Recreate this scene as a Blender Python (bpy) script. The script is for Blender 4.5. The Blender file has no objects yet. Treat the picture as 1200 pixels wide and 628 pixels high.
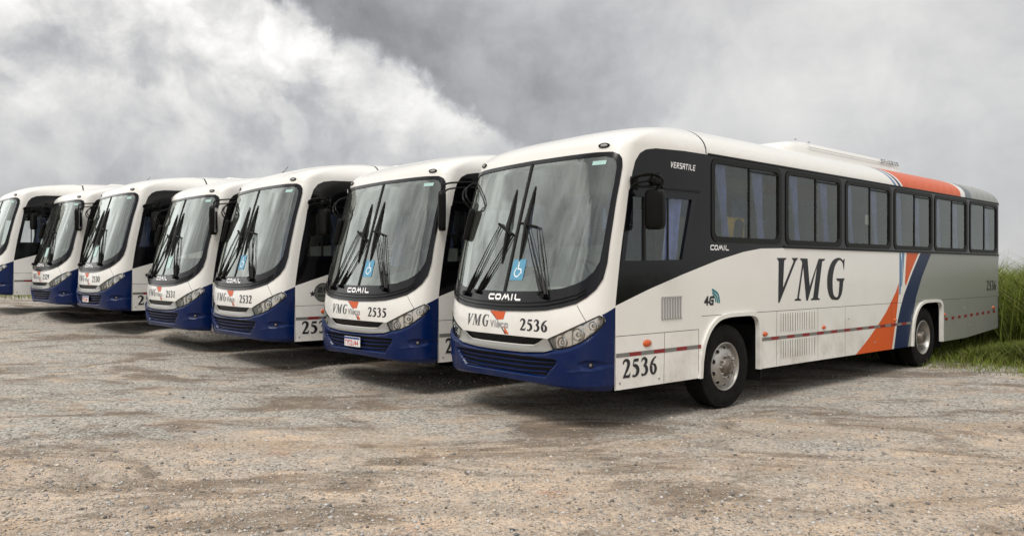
import bpy, math, random
import numpy as np
from mathutils import Vector, Matrix
from mathutils.geometry import delaunay_2d_cdt
R = math.radians
SC = bpy.context.scene
COL = SC.collection
rng = np.random.default_rng(7)
random.seed(7)

# ------------------------------------------------------------------ camera, sky, sun, exposure
cam = bpy.data.cameras.new('camera'); camo = bpy.data.objects.new('camera', cam); COL.objects.link(camo)
camo.location = (0, 0, 1.67); camo.rotation_euler = (R(90), 0, 0)
cam.sensor_width = 36; cam.lens = 26.1; cam.shift_y = 2/1200
cam.clip_start = .05; cam.clip_end = 6000
SC.camera = camo
SC.view_settings.view_transform = 'Standard'; SC.view_settings.look = 'None'
SC.view_settings.exposure = .36; SC.view_settings.gamma = 1
SC.render.engine = 'CYCLES'
SUN_AZ = R(204)      # compass style: direction the light comes FROM, clockwise from +Y
SUN_EL = R(52)
sun = bpy.data.lights.new('sun', 'SUN'); sun.energy = 1.6; sun.angle = R(20); sun.color = (1, .955, .89)
suno = bpy.data.objects.new('sun', sun); COL.objects.link(suno)
sd = Vector((math.sin(SUN_AZ)*math.cos(SUN_EL), math.cos(SUN_AZ)*math.cos(SUN_EL), math.sin(SUN_EL)))
suno.rotation_euler = sd.to_track_quat('Z', 'Y').to_euler()

class NT:
    """tiny node helper"""
    def __init__(s, tree): s.t = tree; s.n = tree.nodes; s.l = tree.links
    def node(s, typ, ins=None, **kw):
        n = s.n.new(typ)
        for k, v in kw.items(): setattr(n, k, v)
        for k, v in (ins or {}).items():
            i = n.inputs[k]
            if hasattr(v, 'is_linked') or isinstance(v, bpy.types.NodeSocket): s.l.new(v, i)
            else: i.default_value = v
        return n
    def math(s, op, a, b=0., clamp=False):
        n = s.n.new('ShaderNodeMath'); n.operation = op; n.use_clamp = clamp
        for i, v in enumerate((a, b)):
            if isinstance(v, bpy.types.NodeSocket): s.l.new(v, n.inputs[i])
            else: n.inputs[i].default_value = v
        return n.outputs[0]
    def mapr(s, v, a, b, c=0., d=1., smooth=True):
        n = s.n.new('ShaderNodeMapRange'); n.interpolation_type = 'SMOOTHSTEP' if smooth else 'LINEAR'
        s.l.new(v, n.inputs[0])
        for i, x in enumerate((a, b, c, d)):
            if isinstance(x, bpy.types.NodeSocket): s.l.new(x, n.inputs[i+1])
            else: n.inputs[i+1].default_value = x
        return n.outputs[0]
    def mix(s, f, a, b, mode='MIX'):
        n = s.n.new('ShaderNodeMix'); n.data_type = 'RGBA'; n.blend_type = mode
        for k, v in ((0, f), (6, a), (7, b)):
            if isinstance(v, bpy.types.NodeSocket): s.l.new(v, n.inputs[k])
            elif k == 0: n.inputs[0].default_value = v
            else: n.inputs[k].default_value = (*v, 1) if len(v) == 3 else v
        return n.outputs[2]
    def noise(s, vec, scale, detail=4, rough=.55, dist=0.):
        n = s.node('ShaderNodeTexNoise', {'Scale': scale, 'Detail': detail, 'Roughness': rough, 'Distortion': dist})
        if vec is not None: s.l.new(vec, n.inputs['Vector'])
        return n.outputs['Fac']
    def dot(s, v, c):
        n = s.n.new('ShaderNodeVectorMath'); n.operation = 'DOT_PRODUCT'; s.l.new(v, n.inputs[0]); n.inputs[1].default_value = c
        return n.outputs['Value']

world = bpy.data.worlds.new('World'); SC.world = world; world.use_nodes = True
W = NT(world.node_tree); W.n.clear()
tc = W.node('ShaderNodeTexCoord').outputs['Generated']
sky = W.node('ShaderNodeTexSky', sky_type='NISHITA', sun_disc=False, sun_elevation=SUN_EL, sun_rotation=SUN_AZ)
z = W.dot(tc, (0, 0, 1)); x = W.dot(tc, (1, 0, 0)); y = W.dot(tc, (0, 1, 0))
zc = W.math('MAXIMUM', z, .0)
den = W.math('ADD', zc, .30)
cx = W.math('DIVIDE', x, den); cy = W.math('DIVIDE', y, den)
cv = W.node('ShaderNodeCombineXYZ', {'X': cx, 'Y': cy, 'Z': zc}).outputs[0]
n1 = W.noise(cv, 1.7, 7, .55, .15)
n2 = W.noise(tc, 15.0, 8, .60, .3)
n3 = W.noise(tc, 3.0, 5, .6, .2)
n4 = W.noise(tc, 7.5, 9, .60, .35)
wob = W.math('MULTIPLY', W.math('SUBTRACT', n4, .5), .26)
wob2 = W.math('MULTIPLY', W.math('SUBTRACT', n3, .5), .30)
n5 = W.noise(tc, 11.0, 8, .52, .55)
puff = W.mapr(n5, .44, .56, -1, 1)
pmask = W.mapr(n3, .40, .60, .15, 1.)
puff = W.math('MULTIPLY', puff, pmask)
n6 = W.noise(tc, 26.0, 7, .6, .3)
wob = W.math('ADD', W.math('ADD', wob, wob2), W.math('MULTIPLY', W.math('SUBTRACT', n6, .5), .16))
# bright broken cloud to the left, heavy shelf of cloud over the middle, even grey to the right
bl = W.math('ADD', W.mapr(n4, .34, .68, -.18, .17), W.mapr(n2, .30, .70, -.08, .08))
bright = W.math('ADD', W.math('ADD', .83, bl), W.math('MULTIPLY', puff, .085))
left = W.mapr(W.math('ADD', x, W.math('MULTIPLY', wob, .8)), -.10, .12, 0, 1)
grey = W.math('ADD', W.mapr(x, .22, .55, .68, .60), W.math('ADD', W.mapr(n4, .3, .7, -.075, .06), W.mapr(n1, .3, .7, -.06, .06)))
base = W.node('ShaderNodeMix', {0: left, 2: bright, 3: grey}).outputs[0]
base = W.math('ADD', base, W.math('MULTIPLY', W.math('MULTIPLY', puff, left), .022))
m1 = W.math('ADD', W.dot(tc, (.555, -.117, .832)), W.math('MULTIPLY', wob, .38))
d1 = W.mapr(m1, -.004, .028)
base = W.math('ADD', base, W.math('MULTIPLY', W.mapr(m1, -.11, -.004), .13))
m2 = W.math('ADD', W.dot(tc, (-.738, .024, .674)), W.math('MULTIPLY', wob, .55))
d2 = W.mapr(m2, -.02, .055)
dm = W.math('MULTIPLY', d1, d2)
dark = W.math('ADD', W.math('ADD', W.mapr(m1, .0, .28, .37, .60), W.mapr(x, -.2, .2, -.02, .05)), W.math('ADD', W.mapr(n2, .3, .7, -.04, .05), W.mapr(n4, .3, .7, -.05, .05)))
base = W.node('ShaderNodeMix', {0: dm, 2: base, 3: dark}).outputs[0]
# lower towards the horizon the cloud deck greys out
low = W.math('MULTIPLY', W.mapr(z, .24, .10), .62)
lowc = W.math('ADD', W.mapr(x, -.5, .4, .50, .60), W.mapr(n2, .3, .7, -.04, .05))
base = W.node('ShaderNodeMix', {0: low, 2: base, 3: lowc}).outputs[0]
# overcast sky is brighter overhead and behind the camera, where the veiled sun stands
up = W.mapr(z, .42, .9, 1.0, 1.75)
back = W.mapr(y, .15, -.6, 1.0, 1.15)
gain = W.math('MULTIPLY', up, back)
gain = W.math('MULTIPLY', gain, W.mapr(x, -.55, -.9, 1.0, 1.2))
base = W.math('MULTIPLY', W.math('MULTIPLY', base, gain), .745)
base = W.math('MULTIPLY', base, W.math('ADD', 1.0, W.math('MULTIPLY', W.math('MULTIPLY', W.mapr(x, -.56, -.80), W.mapr(y, .12, .38)), .9)))
warm = W.mapr(base, .25, .7)
tint = W.mix(warm, (.975, .985, 1.03), (1.012, 1.0, .978))
col = W.node('ShaderNodeVectorMath', {0: tint, 1: base}, operation='MULTIPLY')
comb = W.node('ShaderNodeVectorMath', {0: tint}, operation='SCALE'); W.l.new(base, comb.inputs['Scale'])
bgc = W.node('ShaderNodeBackground', {'Color': comb.outputs[0], 'Strength': 1.0})
bgs = W.node('ShaderNodeBackground', {'Color': sky.outputs[0], 'Strength': .05})
mx = W.node('ShaderNodeMixShader', {0: .93}); W.l.new(bgs.outputs[0], mx.inputs[1]); W.l.new(bgc.outputs[0], mx.inputs[2])
W.l.new(mx.outputs[0], W.node('ShaderNodeOutputWorld').inputs['Surface'])

# ------------------------------------------------------------------ materials
MATS = {}
def newmat(name):
    m = bpy.data.materials.new(name); m.use_nodes = True
    t = NT(m.node_tree); t.n.clear(); MATS[name] = m
    return m, t
def out(t, sh): t.l.new(sh, t.node('ShaderNodeOutputMaterial').inputs['Surface'])
def principled(name, col, rough=.5, metal=0., coat=0., spec=.5, bump=None, dirt=None, rvar=0.):
    m, t = newmat(name)
    p = t.node('ShaderNodeBsdfPrincipled', {'Roughness': rough, 'Metallic': metal, 'Coat Weight': coat, 'Coat Roughness': .06, 'Specular IOR Level': spec})
    tcn = t.node('ShaderNodeTexCoord').outputs['Object']
    if dirt:
        dc, amt, sc = dirt
        n = t.noise(tcn, sc, 6, .65)
        sep = t.node('ShaderNodeSeparateXYZ', {0: tcn}).outputs['Z']
        hgt = t.mapr(sep, 1.25, .42, .12, 1.)
        f = t.math('MULTIPLY', t.math('MULTIPLY', t.mapr(n, .38, .72), hgt), amt)
        t.l.new(t.mix(f, col, dc), p.inputs['Base Color'])
        r = t.math('ADD', t.math('MULTIPLY', f, .5), rough); t.l.new(r, p.inputs['Roughness'])
    elif rvar:
        n = t.noise(tcn, 9, 5, .6)
        t.l.new(t.mix(t.mapr(n, .3, .7), [c*(1-rvar) for c in col], [min(1, c*(1+rvar)) for c in col]), p.inputs['Base Color'])
    else: p.inputs['Base Color'].default_value = (*col, 1)
    if bump:
        sc, st, dist = bump
        b = t.node('ShaderNodeBump', {'Strength': st, 'Distance': dist, 'Height': t.noise(tcn, sc, 3, .5)})
        t.l.new(b.outputs[0], p.inputs['Normal'])
    out(t, p.outputs[0]); return m
def glass(name, tint, refl, rough=.015, dust=0.):
    m, t = newmat(name)
    tr = t.node('ShaderNodeBsdfTransparent', {'Color': (*tint, 1)})
    tcn = t.node('ShaderNodeTexCoord').outputs['Object']
    b = t.node('ShaderNodeBump', {'Strength': .12, 'Distance': .012, 'Height': t.noise(tcn, 1.6, 2, .5)})
    gl = t.node('ShaderNodeBsdfGlossy', {'Color': (.93, 1, .96, 1), 'Roughness': rough, 'Normal': b.outputs[0]})
    fr = t.node('ShaderNodeFresnel', {'IOR': 1.5, 'Normal': b.outputs[0]}).outputs[0]
    f = t.math('ADD', t.math('MULTIPLY', fr, 1.15), refl, True)
    mx = t.node('ShaderNodeMixShader', {0: f}); t.l.new(tr.outputs[0], mx.inputs[1]); t.l.new(gl.outputs[0], mx.inputs[2])
    o = mx.outputs[0]
    if dust:
        df = t.node('ShaderNodeBsdfDiffuse', {'Color': (.62, .64, .58, 1)})
        n = t.math('MULTIPLY', t.mapr(t.noise(tcn, 2.5, 6, .65), .2, .8), dust)
        m2 = t.node('ShaderNodeMixShader', {0: n}); t.l.new(o, m2.inputs[1]); t.l.new(df.outputs[0], m2.inputs[2]); o = m2.outputs[0]
    out(t, o); return m
DIRT = (.34, .27, .19)
principled('white_paint', (.80, .79, .755), .30, coat=.5, bump=(1.3, .25, .02), dirt=(DIRT, .50, 2.2))
principled('silver_paint', (.29, .30, .275), .38, metal=.25, coat=.3, bump=(1.3, .25, .02), dirt=(DIRT, .25, 2.2))
principled('blue_paint', (.001, .012, .072), .24, spec=.22, coat=.05, bump=(2, .15, .01), dirt=(DIRT, .04, 3))
principled('stripe_blue', (.002, .013, .062), .35, spec=.35)
principled('stripe_sky', (.05, .16, .33), .35, coat=.4)
principled('orange_paint', (.62, .098, .018), .38, spec=.3, coat=.1)
principled('stripe_grey', (.10, .12, .14), .4, coat=.3)
principled('black_film', (.003, .003, .004), .12, spec=.36, bump=(1.5, .2, .02))
principled('black_gloss', (.003, .003, .005), .16, spec=.4)
principled('black_rubber', (.005, .005, .005), .5, spec=.3)
principled('black_plastic', (.003, .003, .003), .40, spec=.15, rvar=.3)
principled('panel_gap', (.03, .03, .03), .8)
principled('silver_trim', (.34, .34, .325), .32, metal=.5, coat=.2)
principled('chrome', (.78, .78, .76), .12, metal=1., bump=(60, .3, .003))
principled('lamp_glass', (.75, .76, .72), .08, metal=.8)
principled('orange_lens', (.55, .09, .01), .2, coat=.4)
principled('red_lens', (.35, .01, .01), .3)
principled('tape_red', (.22, .012, .015), .4)
principled('tape_white', (.17, .17, .16), .4)
principled('ink_black', (.012, .012, .018), .4)
principled('ink_grey', (.07, .075, .08), .45)
principled('ink_midgrey', (.33, .33, .33), .45)
principled('ink_light', (.85, .85, .86), .35)
principled('emblem_grey', (.13, .135, .12), .45)
principled('tyre', (.008, .0077, .0073), .8, spec=.15, rvar=.4, bump=(30, .2, .004))
principled('tyre_dusty', (.020, .018, .016), .85)
principled('rim_metal', (.40, .385, .36), .40, metal=.75, rvar=.15, bump=(12, .2, .004))
principled('hub_metal', (.20, .175, .15), .42, metal=.7, rvar=.35, bump=(25, .5, .006))
principled('dark_void', (.006, .006, .006), .9)
principled('interior_grey', (.30, .31, .29), .75, rvar=.1)
principled('interior_floor', (.10, .10, .10), .8)
principled('dashboard_grey', (.60, .62, .58), .6, rvar=.08)
principled('seat_fabric', (.035, .04, .07), .9, rvar=.3)
principled('curtain_cloth', (.42, .50, .88), .9, rvar=.15)
principled('sticker_blue', (.09, .30, .46), .5)
principled('sticker_white', (.80, .82, .82), .4)
principled('sticker_mint', (.38, .58, .55), .5)
principled('paper_white', (.75, .75, .72), .7)
principled('yellow_cloth', (.62, .42, .06), .8)
principled('plate_blue', (.02, .05, .22), .4)
principled('plate_red', (.55, .06, .05), .5)
principled('logo_teal', (.02, .20, .24), .4)
glass('windshield_glass', (.82, .90, .85), .15, dust=.06)
principled('lamp_reflector', (.95, .95, .94), .22, metal=.65, bump=(30, .35, .01))
glass('side_glass', (.78, .80, .79), .035, dust=.02)
glass('driver_glass', (.86, .88, .87), .04, dust=.02)
glass('lamp_cover', (.97, .97, .97), .03)
M = MATS

# ------------------------------------------------------------------ object helpers
def mesh_obj(name, verts, faces, mats, parent=None, fmat=None, smooth=True, normals=None, autosmooth=None):
    me = bpy.data.meshes.new(name)
    me.from_pydata([tuple(v) for v in verts], [], [tuple(f) for f in faces])
    for m in mats: me.materials.append(MATS[m])
    if fmat is not None: me.polygons.foreach_set('material_index', np.asarray(fmat, dtype=np.int32))
    if smooth: me.polygons.foreach_set('use_smooth', [True]*len(me.polygons))
    if normals is not None: me.normals_split_custom_set(normals)
    elif autosmooth is not None and smooth: me.set_sharp_from_angle(angle=R(autosmooth))
    me.update()
    o = bpy.data.objects.new(name, me); COL.objects.link(o)
    if parent is not None: o.parent = parent
    return o
class MB:
    """collects shapes into one mesh"""
    def __init__(s): s.v = []; s.f = []; s.m = []; s.k = 0
    def add(s, v, f, mat=None):
        b = len(s.v); s.v += [tuple(map(float, q)) for q in v]; s.f += [tuple(i+b for i in q) for q in f]
        s.m += [s.k if mat is None else mat]*len(f); return s
    def box(s, c, d, rz=0., bev=0., mat=None, rx=0.):
        hx, hy, hz = d[0]/2, d[1]/2, d[2]/2
        b = min(bev, hx*.9, hy*.9, hz*.9)
        if b <= 0:
            v = [(i*hx, j*hy, k*hz) for i in (-1, 1) for j in (-1, 1) for k in (-1, 1)]
            f = [(0, 1, 3, 2), (4, 6, 7, 5), (0, 4, 5, 1), (2, 3, 7, 6), (0, 2, 6, 4), (1, 5, 7, 3)]
        else:
            import itertools
            v = []; idx = {}
            for sx, sy, sz in itertools.product((-1, 1), repeat=3):
                for ax in range(3):
                    q = [sx*(hx-b), sy*(hy-b), sz*(hz-b)]; q[ax] = (sx*hx, sy*hy, sz*hz)[ax]
                    idx[(sx, sy, sz, ax)] = len(v); v.append(q)
            f = []
            for ax in range(3):
                o1, o2 = [a for a in range(3) if a != ax]
                for sg in (-1, 1):
                    loop = []
                    for a, c2 in ((-1, -1), (1, -1), (1, 1), (-1, 1)):
                        k = [0, 0, 0]; k[ax] = sg; k[o1] = a; k[o2] = c2; loop.append(idx[(*k, ax)])
                    f.append(loop if (sg > 0) ^ (ax == 1) else loop[::-1])
                for a in (-1, 1):
                    for c2 in (-1, 1):
                        k0 = [0, 0, 0]; k1 = [0, 0, 0]
                        k0[ax] = -1; k1[ax] = 1; k0[o1] = k1[o1] = a; k0[o2] = k1[o2] = c2
                        f.append([idx[(*k0, o1)], idx[(*k1, o1)], idx[(*k1, o2)], idx[(*k0, o2)]])
            for sx, sy, sz in itertools.product((-1, 1), repeat=3):
                f.append([idx[(sx, sy, sz, a)] for a in range(3)])
        cr, sr = math.cos(rz), math.sin(rz); cx_, sx_ = math.cos(rx), math.sin(rx)
        vv = []
        for p in v:
            py, pz = p[1]*cx_-p[2]*sx_, p[1]*sx_+p[2]*cx_
            vv.append((c[0]+p[0]*cr-py*sr, c[1]+p[0]*sr+py*cr, c[2]+pz))
        return s.add(vv, f, mat)
    def pebble(s, c, d, rot=None, e=.35, n=14, mat=None):
        v = []; f = []; rot = rot or Matrix.Identity(3); q = lambda x_: math.copysign(abs(x_)**e, x_)
        for i in range(n+1):
            la = math.pi*(i/n-.5)
            for k in range(2*n):
                lo = math.pi*k/n
                p = Vector((q(math.cos(la))*q(math.cos(lo))*d[0]/2, q(math.cos(la))*q(math.sin(lo))*d[1]/2, q(math.sin(la))*d[2]/2)); v.append(Vector(c)+rot @ p)
        for i in range(n):
            for k in range(2*n): f.append((i*2*n+k, i*2*n+(k+1) % (2*n), (i+1)*2*n+(k+1) % (2*n), (i+1)*2*n+k))
        return s.add(v, f, mat)
    def tube(s, pts, r, n=8, mat=None, cap=True):
        pts = [Vector(p) for p in pts]; rs = r if isinstance(r, (list, tuple)) else [r]*len(pts)
        v = []; f = []
        up = None
        for i, p in enumerate(pts):
            d = (pts[min(i+1, len(pts)-1)]-pts[max(i-1, 0)]).normalized()
            if up is None: up = d.orthogonal().normalized()
            up = (up-d*up.dot(d)).normalized(); q = d.cross(up)
            for k in range(n):
                a = 2*math.pi*k/n; v.append(p+(up*math.cos(a)+q*math.sin(a))*rs[i])
        for i in range(len(pts)-1):
            for k in range(n):
                f.append((i*n+k, i*n+(k+1) % n, (i+1)*n+(k+1) % n, (i+1)*n+k))
        if cap: f.append(tuple(range(n))[::-1]); f.append(tuple((len(pts)-1)*n+k for k in range(n)))
        return s.add(v, f, mat)
    def lathe(s, prof, mtx, n=40, mat=None, close=False):
        """prof: (axial, radius); axis = local X of mtx"""
        v = []; f = []
        for a, r in prof:
            for k in range(n):
                t = 2*math.pi*k/n; v.append(mtx @ Vector((a, r*math.cos(t), r*math.sin(t))))
        m = len(prof)
        for i in range(m-1):
            for k in range(n): f.append((i*n+k, i*n+(k+1) % n, (i+1)*n+(k+1) % n, (i+1)*n+k))
        if close: f.append(tuple((m-1)*n+k for k in range(n)))
        return s.add(v, f, mat)
    def build(s, name, mats, parent=None, smooth=True, ang=35):
        mats = [mats] if isinstance(mats, str) else mats
        return mesh_obj(name, s.v, s.f, mats, parent, s.m, smooth, autosmooth=ang)
def recalc(o):
    import bmesh
    bm = bmesh.new(); bm.from_mesh(o.data); bmesh.ops.recalc_face_normals(bm, faces=bm.faces); bm.to_mesh(o.data); bm.free(); return o
def empty(name, loc, rz=0.):
    o = bpy.data.objects.new(name, None); COL.objects.link(o); o.location = loc; o.rotation_euler = (0, 0, rz); o.empty_display_size = .3
    return o
def tag(o, label=None, cat=None, group=None, kind=None):
    if label: o['label'] = label
    if cat: o['category'] = cat
    if group: o['group'] = group
    if kind: o['kind'] = kind
    return o

# ------------------------------------------------------------------ the bus body surface  S(t, v)
P = 3.2; HWR = 1.25; YF = .59; YR = 12.30; WR = 3.0; RB = .48; RN = 2.3
def _curve(D):
    ph = np.linspace(0, math.pi/2, 1500)
    r = np.sin(ph)**(2/P); g = 1-np.cos(ph)**(2/P)
    xx = r*HWR; yy = g*D
    s = np.concatenate([[0], np.cumsum(np.hypot(np.diff(xx), np.diff(yy)))])
    return s, r, g
FS, FR_, FG = _curve(.46); TC = FS[-1]
RS, RR_, RG = _curve(.22); TRr = RS[-1]
TSIDE = TC+(YR-YF); TEND = TSIDE+TRr
_th = np.linspace(0, math.pi/2, 800)
_rx = 1.25*np.cos(_th)**(2/RN); _rz = WR+RB*np.sin(_th)**(2/RN)
_ra = np.concatenate([[0], np.cumsum(np.hypot(np.diff(_rx), np.diff(_rz)))])
VMAX = WR+_ra[-1]
def hw_w(v):
    v = np.asarray(v, float); a = np.clip(v-WR, 0, None)
    return np.where(v <= WR, 1.25, np.interp(a, _ra, _rx)), np.where(v <= WR, v, np.interp(a, _ra, _rz))
Y0T = np.array([(.30, .215), (.35, .20), (.55, .13), (.8, .10), (1.0, .09), (1.2, .10), (1.4, .145), (1.6, .205), (2.0, .315), (2.4, .43), (2.9, .58), (3.0, .62)])
YCT = np.array([(.35, .58), (1.3, .59), (1.9, .65), (2.4, .75), (2.9, .91), (3.0, .96)])
def _sm(t, v, tab):
    # light smoothing of the piecewise table
    return sum(np.interp(v+d, tab[:, 0], tab[:, 1]) for d in (-.09, -.045, 0, .045, .09))/5
def y0c(w):
    s = np.clip((w-WR)/RB, 0, 1)
    y0 = _sm(0, w, Y0T)+np.where(w > WR, .1*s+2.8*(1-np.clip(1-s**2.1, 0, 1)**.6), 0)
    dd = np.where(w > WR, (.34)*(1-s)+.7*s, 0)
    yc = np.where(w > WR, y0+dd, _sm(0, w, YCT))
    return y0, yc
def S(t, v):
    t = np.asarray(t, float); v = np.asarray(v, float)
    hw, w = hw_w(v); y0, yc = y0c(w)
    s = np.clip((w-WR)/RB, 0, 1)
    yr = YR-1.1*(1-np.sqrt(np.clip(1-s**2.3, 0, 1)))
    a = np.abs(t); sg = np.where(t < 0, -1., 1.)
    r = np.interp(a, FS, FR_); g = np.interp(a, FS, FG)
    x = hw*r; y = y0+(yc-y0)*g
    f = np.clip((a-TC)/(TSIDE-TC), 0, 1)
    y = np.where(a > TC, yc+(yr-yc)*f, y)
    b = np.clip(TEND-a, 0, TRr)
    rr = np.interp(b, RS, RR_); rg = np.interp(b, RS, RG)
    x = np.where(a > TSIDE, hw*rr, x); y = np.where(a > TSIDE, yr+.22*(1-rg), y)
    return np.stack([x*sg, y, w], -1)
def st(y, v):     # side coordinates -> t
    hw, w = hw_w(v); y0, yc = y0c(w)
    return TC+(np.asarray(y, float)-yc)/(YR-yc)*(TSIDE-TC)
def side(pts, sg=1): return [(sg*float(st(y, v)), v) for y, v in pts]
def ft(x, v=1.):
    return math.copysign(float(np.interp(min(abs(x)/1.25, 1), FR_, FS)), x)
def front(pts): return [(ft(x), v) for x, v in pts]
def mirror_poly(p): return [(-a, b) for a, b in p]
def surfpt(x, w, off=0.):
    t = ft(x); p, n = SN(np.array([t]), np.array([w])); return Vector(p[0]+n[0]*off)
def SN(t, v, off=None):
    e = 1e-3
    if off is None: off = lambda t, v: 0*t
    def base(t, v):
        a = (S(t+e, v)-S(t-e, v)); b = (S(t, v+e)-S(t, v-e))
        n = np.cross(a, b); l = np.linalg.norm(n, axis=-1, keepdims=True); l[l == 0] = 1
        return S(t, v), n/l
    p, n = base(t, v); o = off(t, v)
    q = p+n*np.asarray(o)[..., None]
    h = 4e-3
    def disp(t, v): p_, n_ = base(t, v); return p_+n_*np.asarray(off(t, v))[..., None]
    a = disp(t+h, v)-disp(t-h, v); b = disp(t, v+h)-disp(t, v-h)
    nn = np.cross(a, b); l = np.linalg.norm(nn, axis=-1, keepdims=True); bad = l[..., 0] < 1e-9; l[bad] = 1; nn = nn/l
    nn[bad] = n[bad]
    return q, nn
def inpoly(px, py, poly):
    a = np.asarray(poly, float); x0, y0 = a[:, 0], a[:, 1]; x1, y1 = np.roll(x0, -1), np.roll(y0, -1)
    c = np.zeros(len(px), bool)
    for i in range(len(a)):
        if y0[i] == y1[i]: continue
        k = ((y0[i] > py) != (y1[i] > py)) & (px < (x1[i]-x0[i])*(py-y0[i])/(y1[i]-y0[i])+x0[i]); c ^= k
    return c
def resample(poly, step):
    if step is None: return list(poly)
    o = []
    for i, a in enumerate(poly):
        b = poly[(i+1) % len(poly)]; d = math.hypot(b[0]-a[0], b[1]-a[1]); n = max(1, math.ceil(d/step))
        for k in range(n): o.append((a[0]+(b[0]-a[0])*k/n, a[1]+(b[1]-a[1])*k/n))
    return o
def tri2d(polys, grid, step):
    V = []; E = []; seen = {}
    def vid(p):
        k = (round(p[0], 5), round(p[1], 5))
        if k not in seen: seen[k] = len(V); V.append(Vector(k))
        return seen[k]
    for pl in polys:
        q = resample(pl, step); ids = [vid(p) for p in q]
        for i in range(len(ids)):
            a, b = ids[i], ids[(i+1) % len(ids)]
            if a != b: E.append((a, b))
    for p in grid: vid(p)
    r = delaunay_2d_cdt(V, E, [], 0, 1e-6)
    return np.array([(v[0], v[1]) for v in r[0]]), np.array(r[2], dtype=int)
def patch(name, regions, mats, parent=None, grid=(), step=.05, off=None, rim=0., mapf=None):
    """regions: [(list of polygons, material index or None for a hole)] first match wins"""
    polys = [p for ps, _ in regions for p in ps]
    V, T = tri2d(polys, grid, step)
    c = V[T].mean(1); lab = np.full(len(T), -2)
    for ps, m in regions:
        ins = np.zeros(len(T), bool)
        for p in ps: ins |= inpoly(c[:, 0], c[:, 1], p)
        lab[(lab == -2) & ins] = -1 if m is None else m
    A = V[T]; area = (A[:, 1, 0]-A[:, 0, 0])*(A[:, 2, 1]-A[:, 0, 1])-(A[:, 1, 1]-A[:, 0, 1])*(A[:, 2, 0]-A[:, 0, 0])
    keep = (lab >= 0) & (np.abs(area) > 1e-9)
    T = T[keep]; lab = lab[keep]; area = area[keep]
    T[area < 0] = T[area < 0][:, ::-1]
    used = np.unique(T); re = -np.ones(len(V), int); re[used] = np.arange(len(used)); V = V[used]; T = re[T]
    offc = off
    if isinstance(off, (int, float)): offc = lambda t, v: 0*t+off
    fn = mapf or SN
    p, n = fn(V[:, 0], V[:, 1], offc)
    verts = list(p); faces = [tuple(f) for f in T]; fm = list(lab)
    loops = [n[i] for f in T for i in f]
    if rim:
        cnt = {}
        for fi, f in enumerate(T):
            for k in range(3):
                a, b = f[k], f[(k+1) % 3]; cnt.setdefault((min(a, b), max(a, b)), []).append((a, b, lab[fi]))
        o2 = lambda t, v: (offc(t, v) if offc else 0*t)-rim
        q, _ = fn(V[:, 0], V[:, 1], o2)
        for (a, b), l in cnt.items():
            if len(l) == 1:
                a, b, mm = l[0]
                i = len(verts); verts += [p[a], p[b], q[b], q[a]]
                nn = np.cross(q[a]-p[a], p[b]-p[a]); L = np.linalg.norm(nn)
                nn = nn/L if L > 0 else n[a]
                faces.append((i+3, i+2, i+1, i)); fm.append(mm); loops += [nn]*4
    # outward orientation is (a x b) of the map; S has t to the left side, v up
    return mesh_obj(name, verts, faces, mats, parent, fm, True, normals=[tuple(x) for x in loops])

def rrect(x0, y0, x1, y1, r, n=5):
    o = []
    for cx_, cy_, a0 in ((x1-r, y0+r, -90), (x1-r, y1-r, 0), (x0+r, y1-r, 90), (x0+r, y0+r, 180)):
        for k in range(n+1):
            a = R(a0+90*k/n); o.append((cx_+r*math.cos(a), cy_+r*math.sin(a)))
    return o
def catmull(p, n=6, closed=False):
    p = [np.array(q, float) for q in p]; o = []
    m = len(p)
    for i in range(m if closed else m-1):
        g = (lambda k: p[k % m]) if closed else (lambda k: p[min(max(k, 0), m-1)])
        a, b, c, d = g(i-1), g(i), g(i+1), g(i+2)
        for k in range(n):
            t = k/n; o.append(.5*((2*b)+(c-a)*t+(2*a-5*b+4*c-d)*t*t+(3*b-a-3*c+d)*t**3))
    if not closed: o.append(p[-1])
    return o
def stroke(pts, n=6, smooth=True, closed=False):
    """(x, y, width) centreline -> list of quads polygons"""
    q = catmull(pts, n, closed) if smooth else [np.array(a, float) for a in pts]
    m = len(q); L = []; Rr = []
    for i in range(m):
        a = q[(i-1) % m] if closed else q[max(i-1, 0)]; b = q[(i+1) % m] if closed else q[min(i+1, m-1)]
        d = b[:2]-a[:2]; l = np.hypot(*d); d = d/l if l else np.array([1, 0]); nn = np.array([-d[1], d[0]])*max(q[i][2], .005)/2
        L.append(tuple(q[i][:2]+nn)); Rr.append(tuple(q[i][:2]-nn))
    if closed: return [[L[i], L[(i+1) % m], Rr[(i+1) % m], Rr[i]] for i in range(m)]
    return [L+Rr[::-1]]
def ell(cx_, cy_, rx, ry, n=24): return [(cx_+rx*math.cos(2*math.pi*k/n), cy_+ry*math.sin(2*math.pi*k/n)) for k in range(n)]

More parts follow.
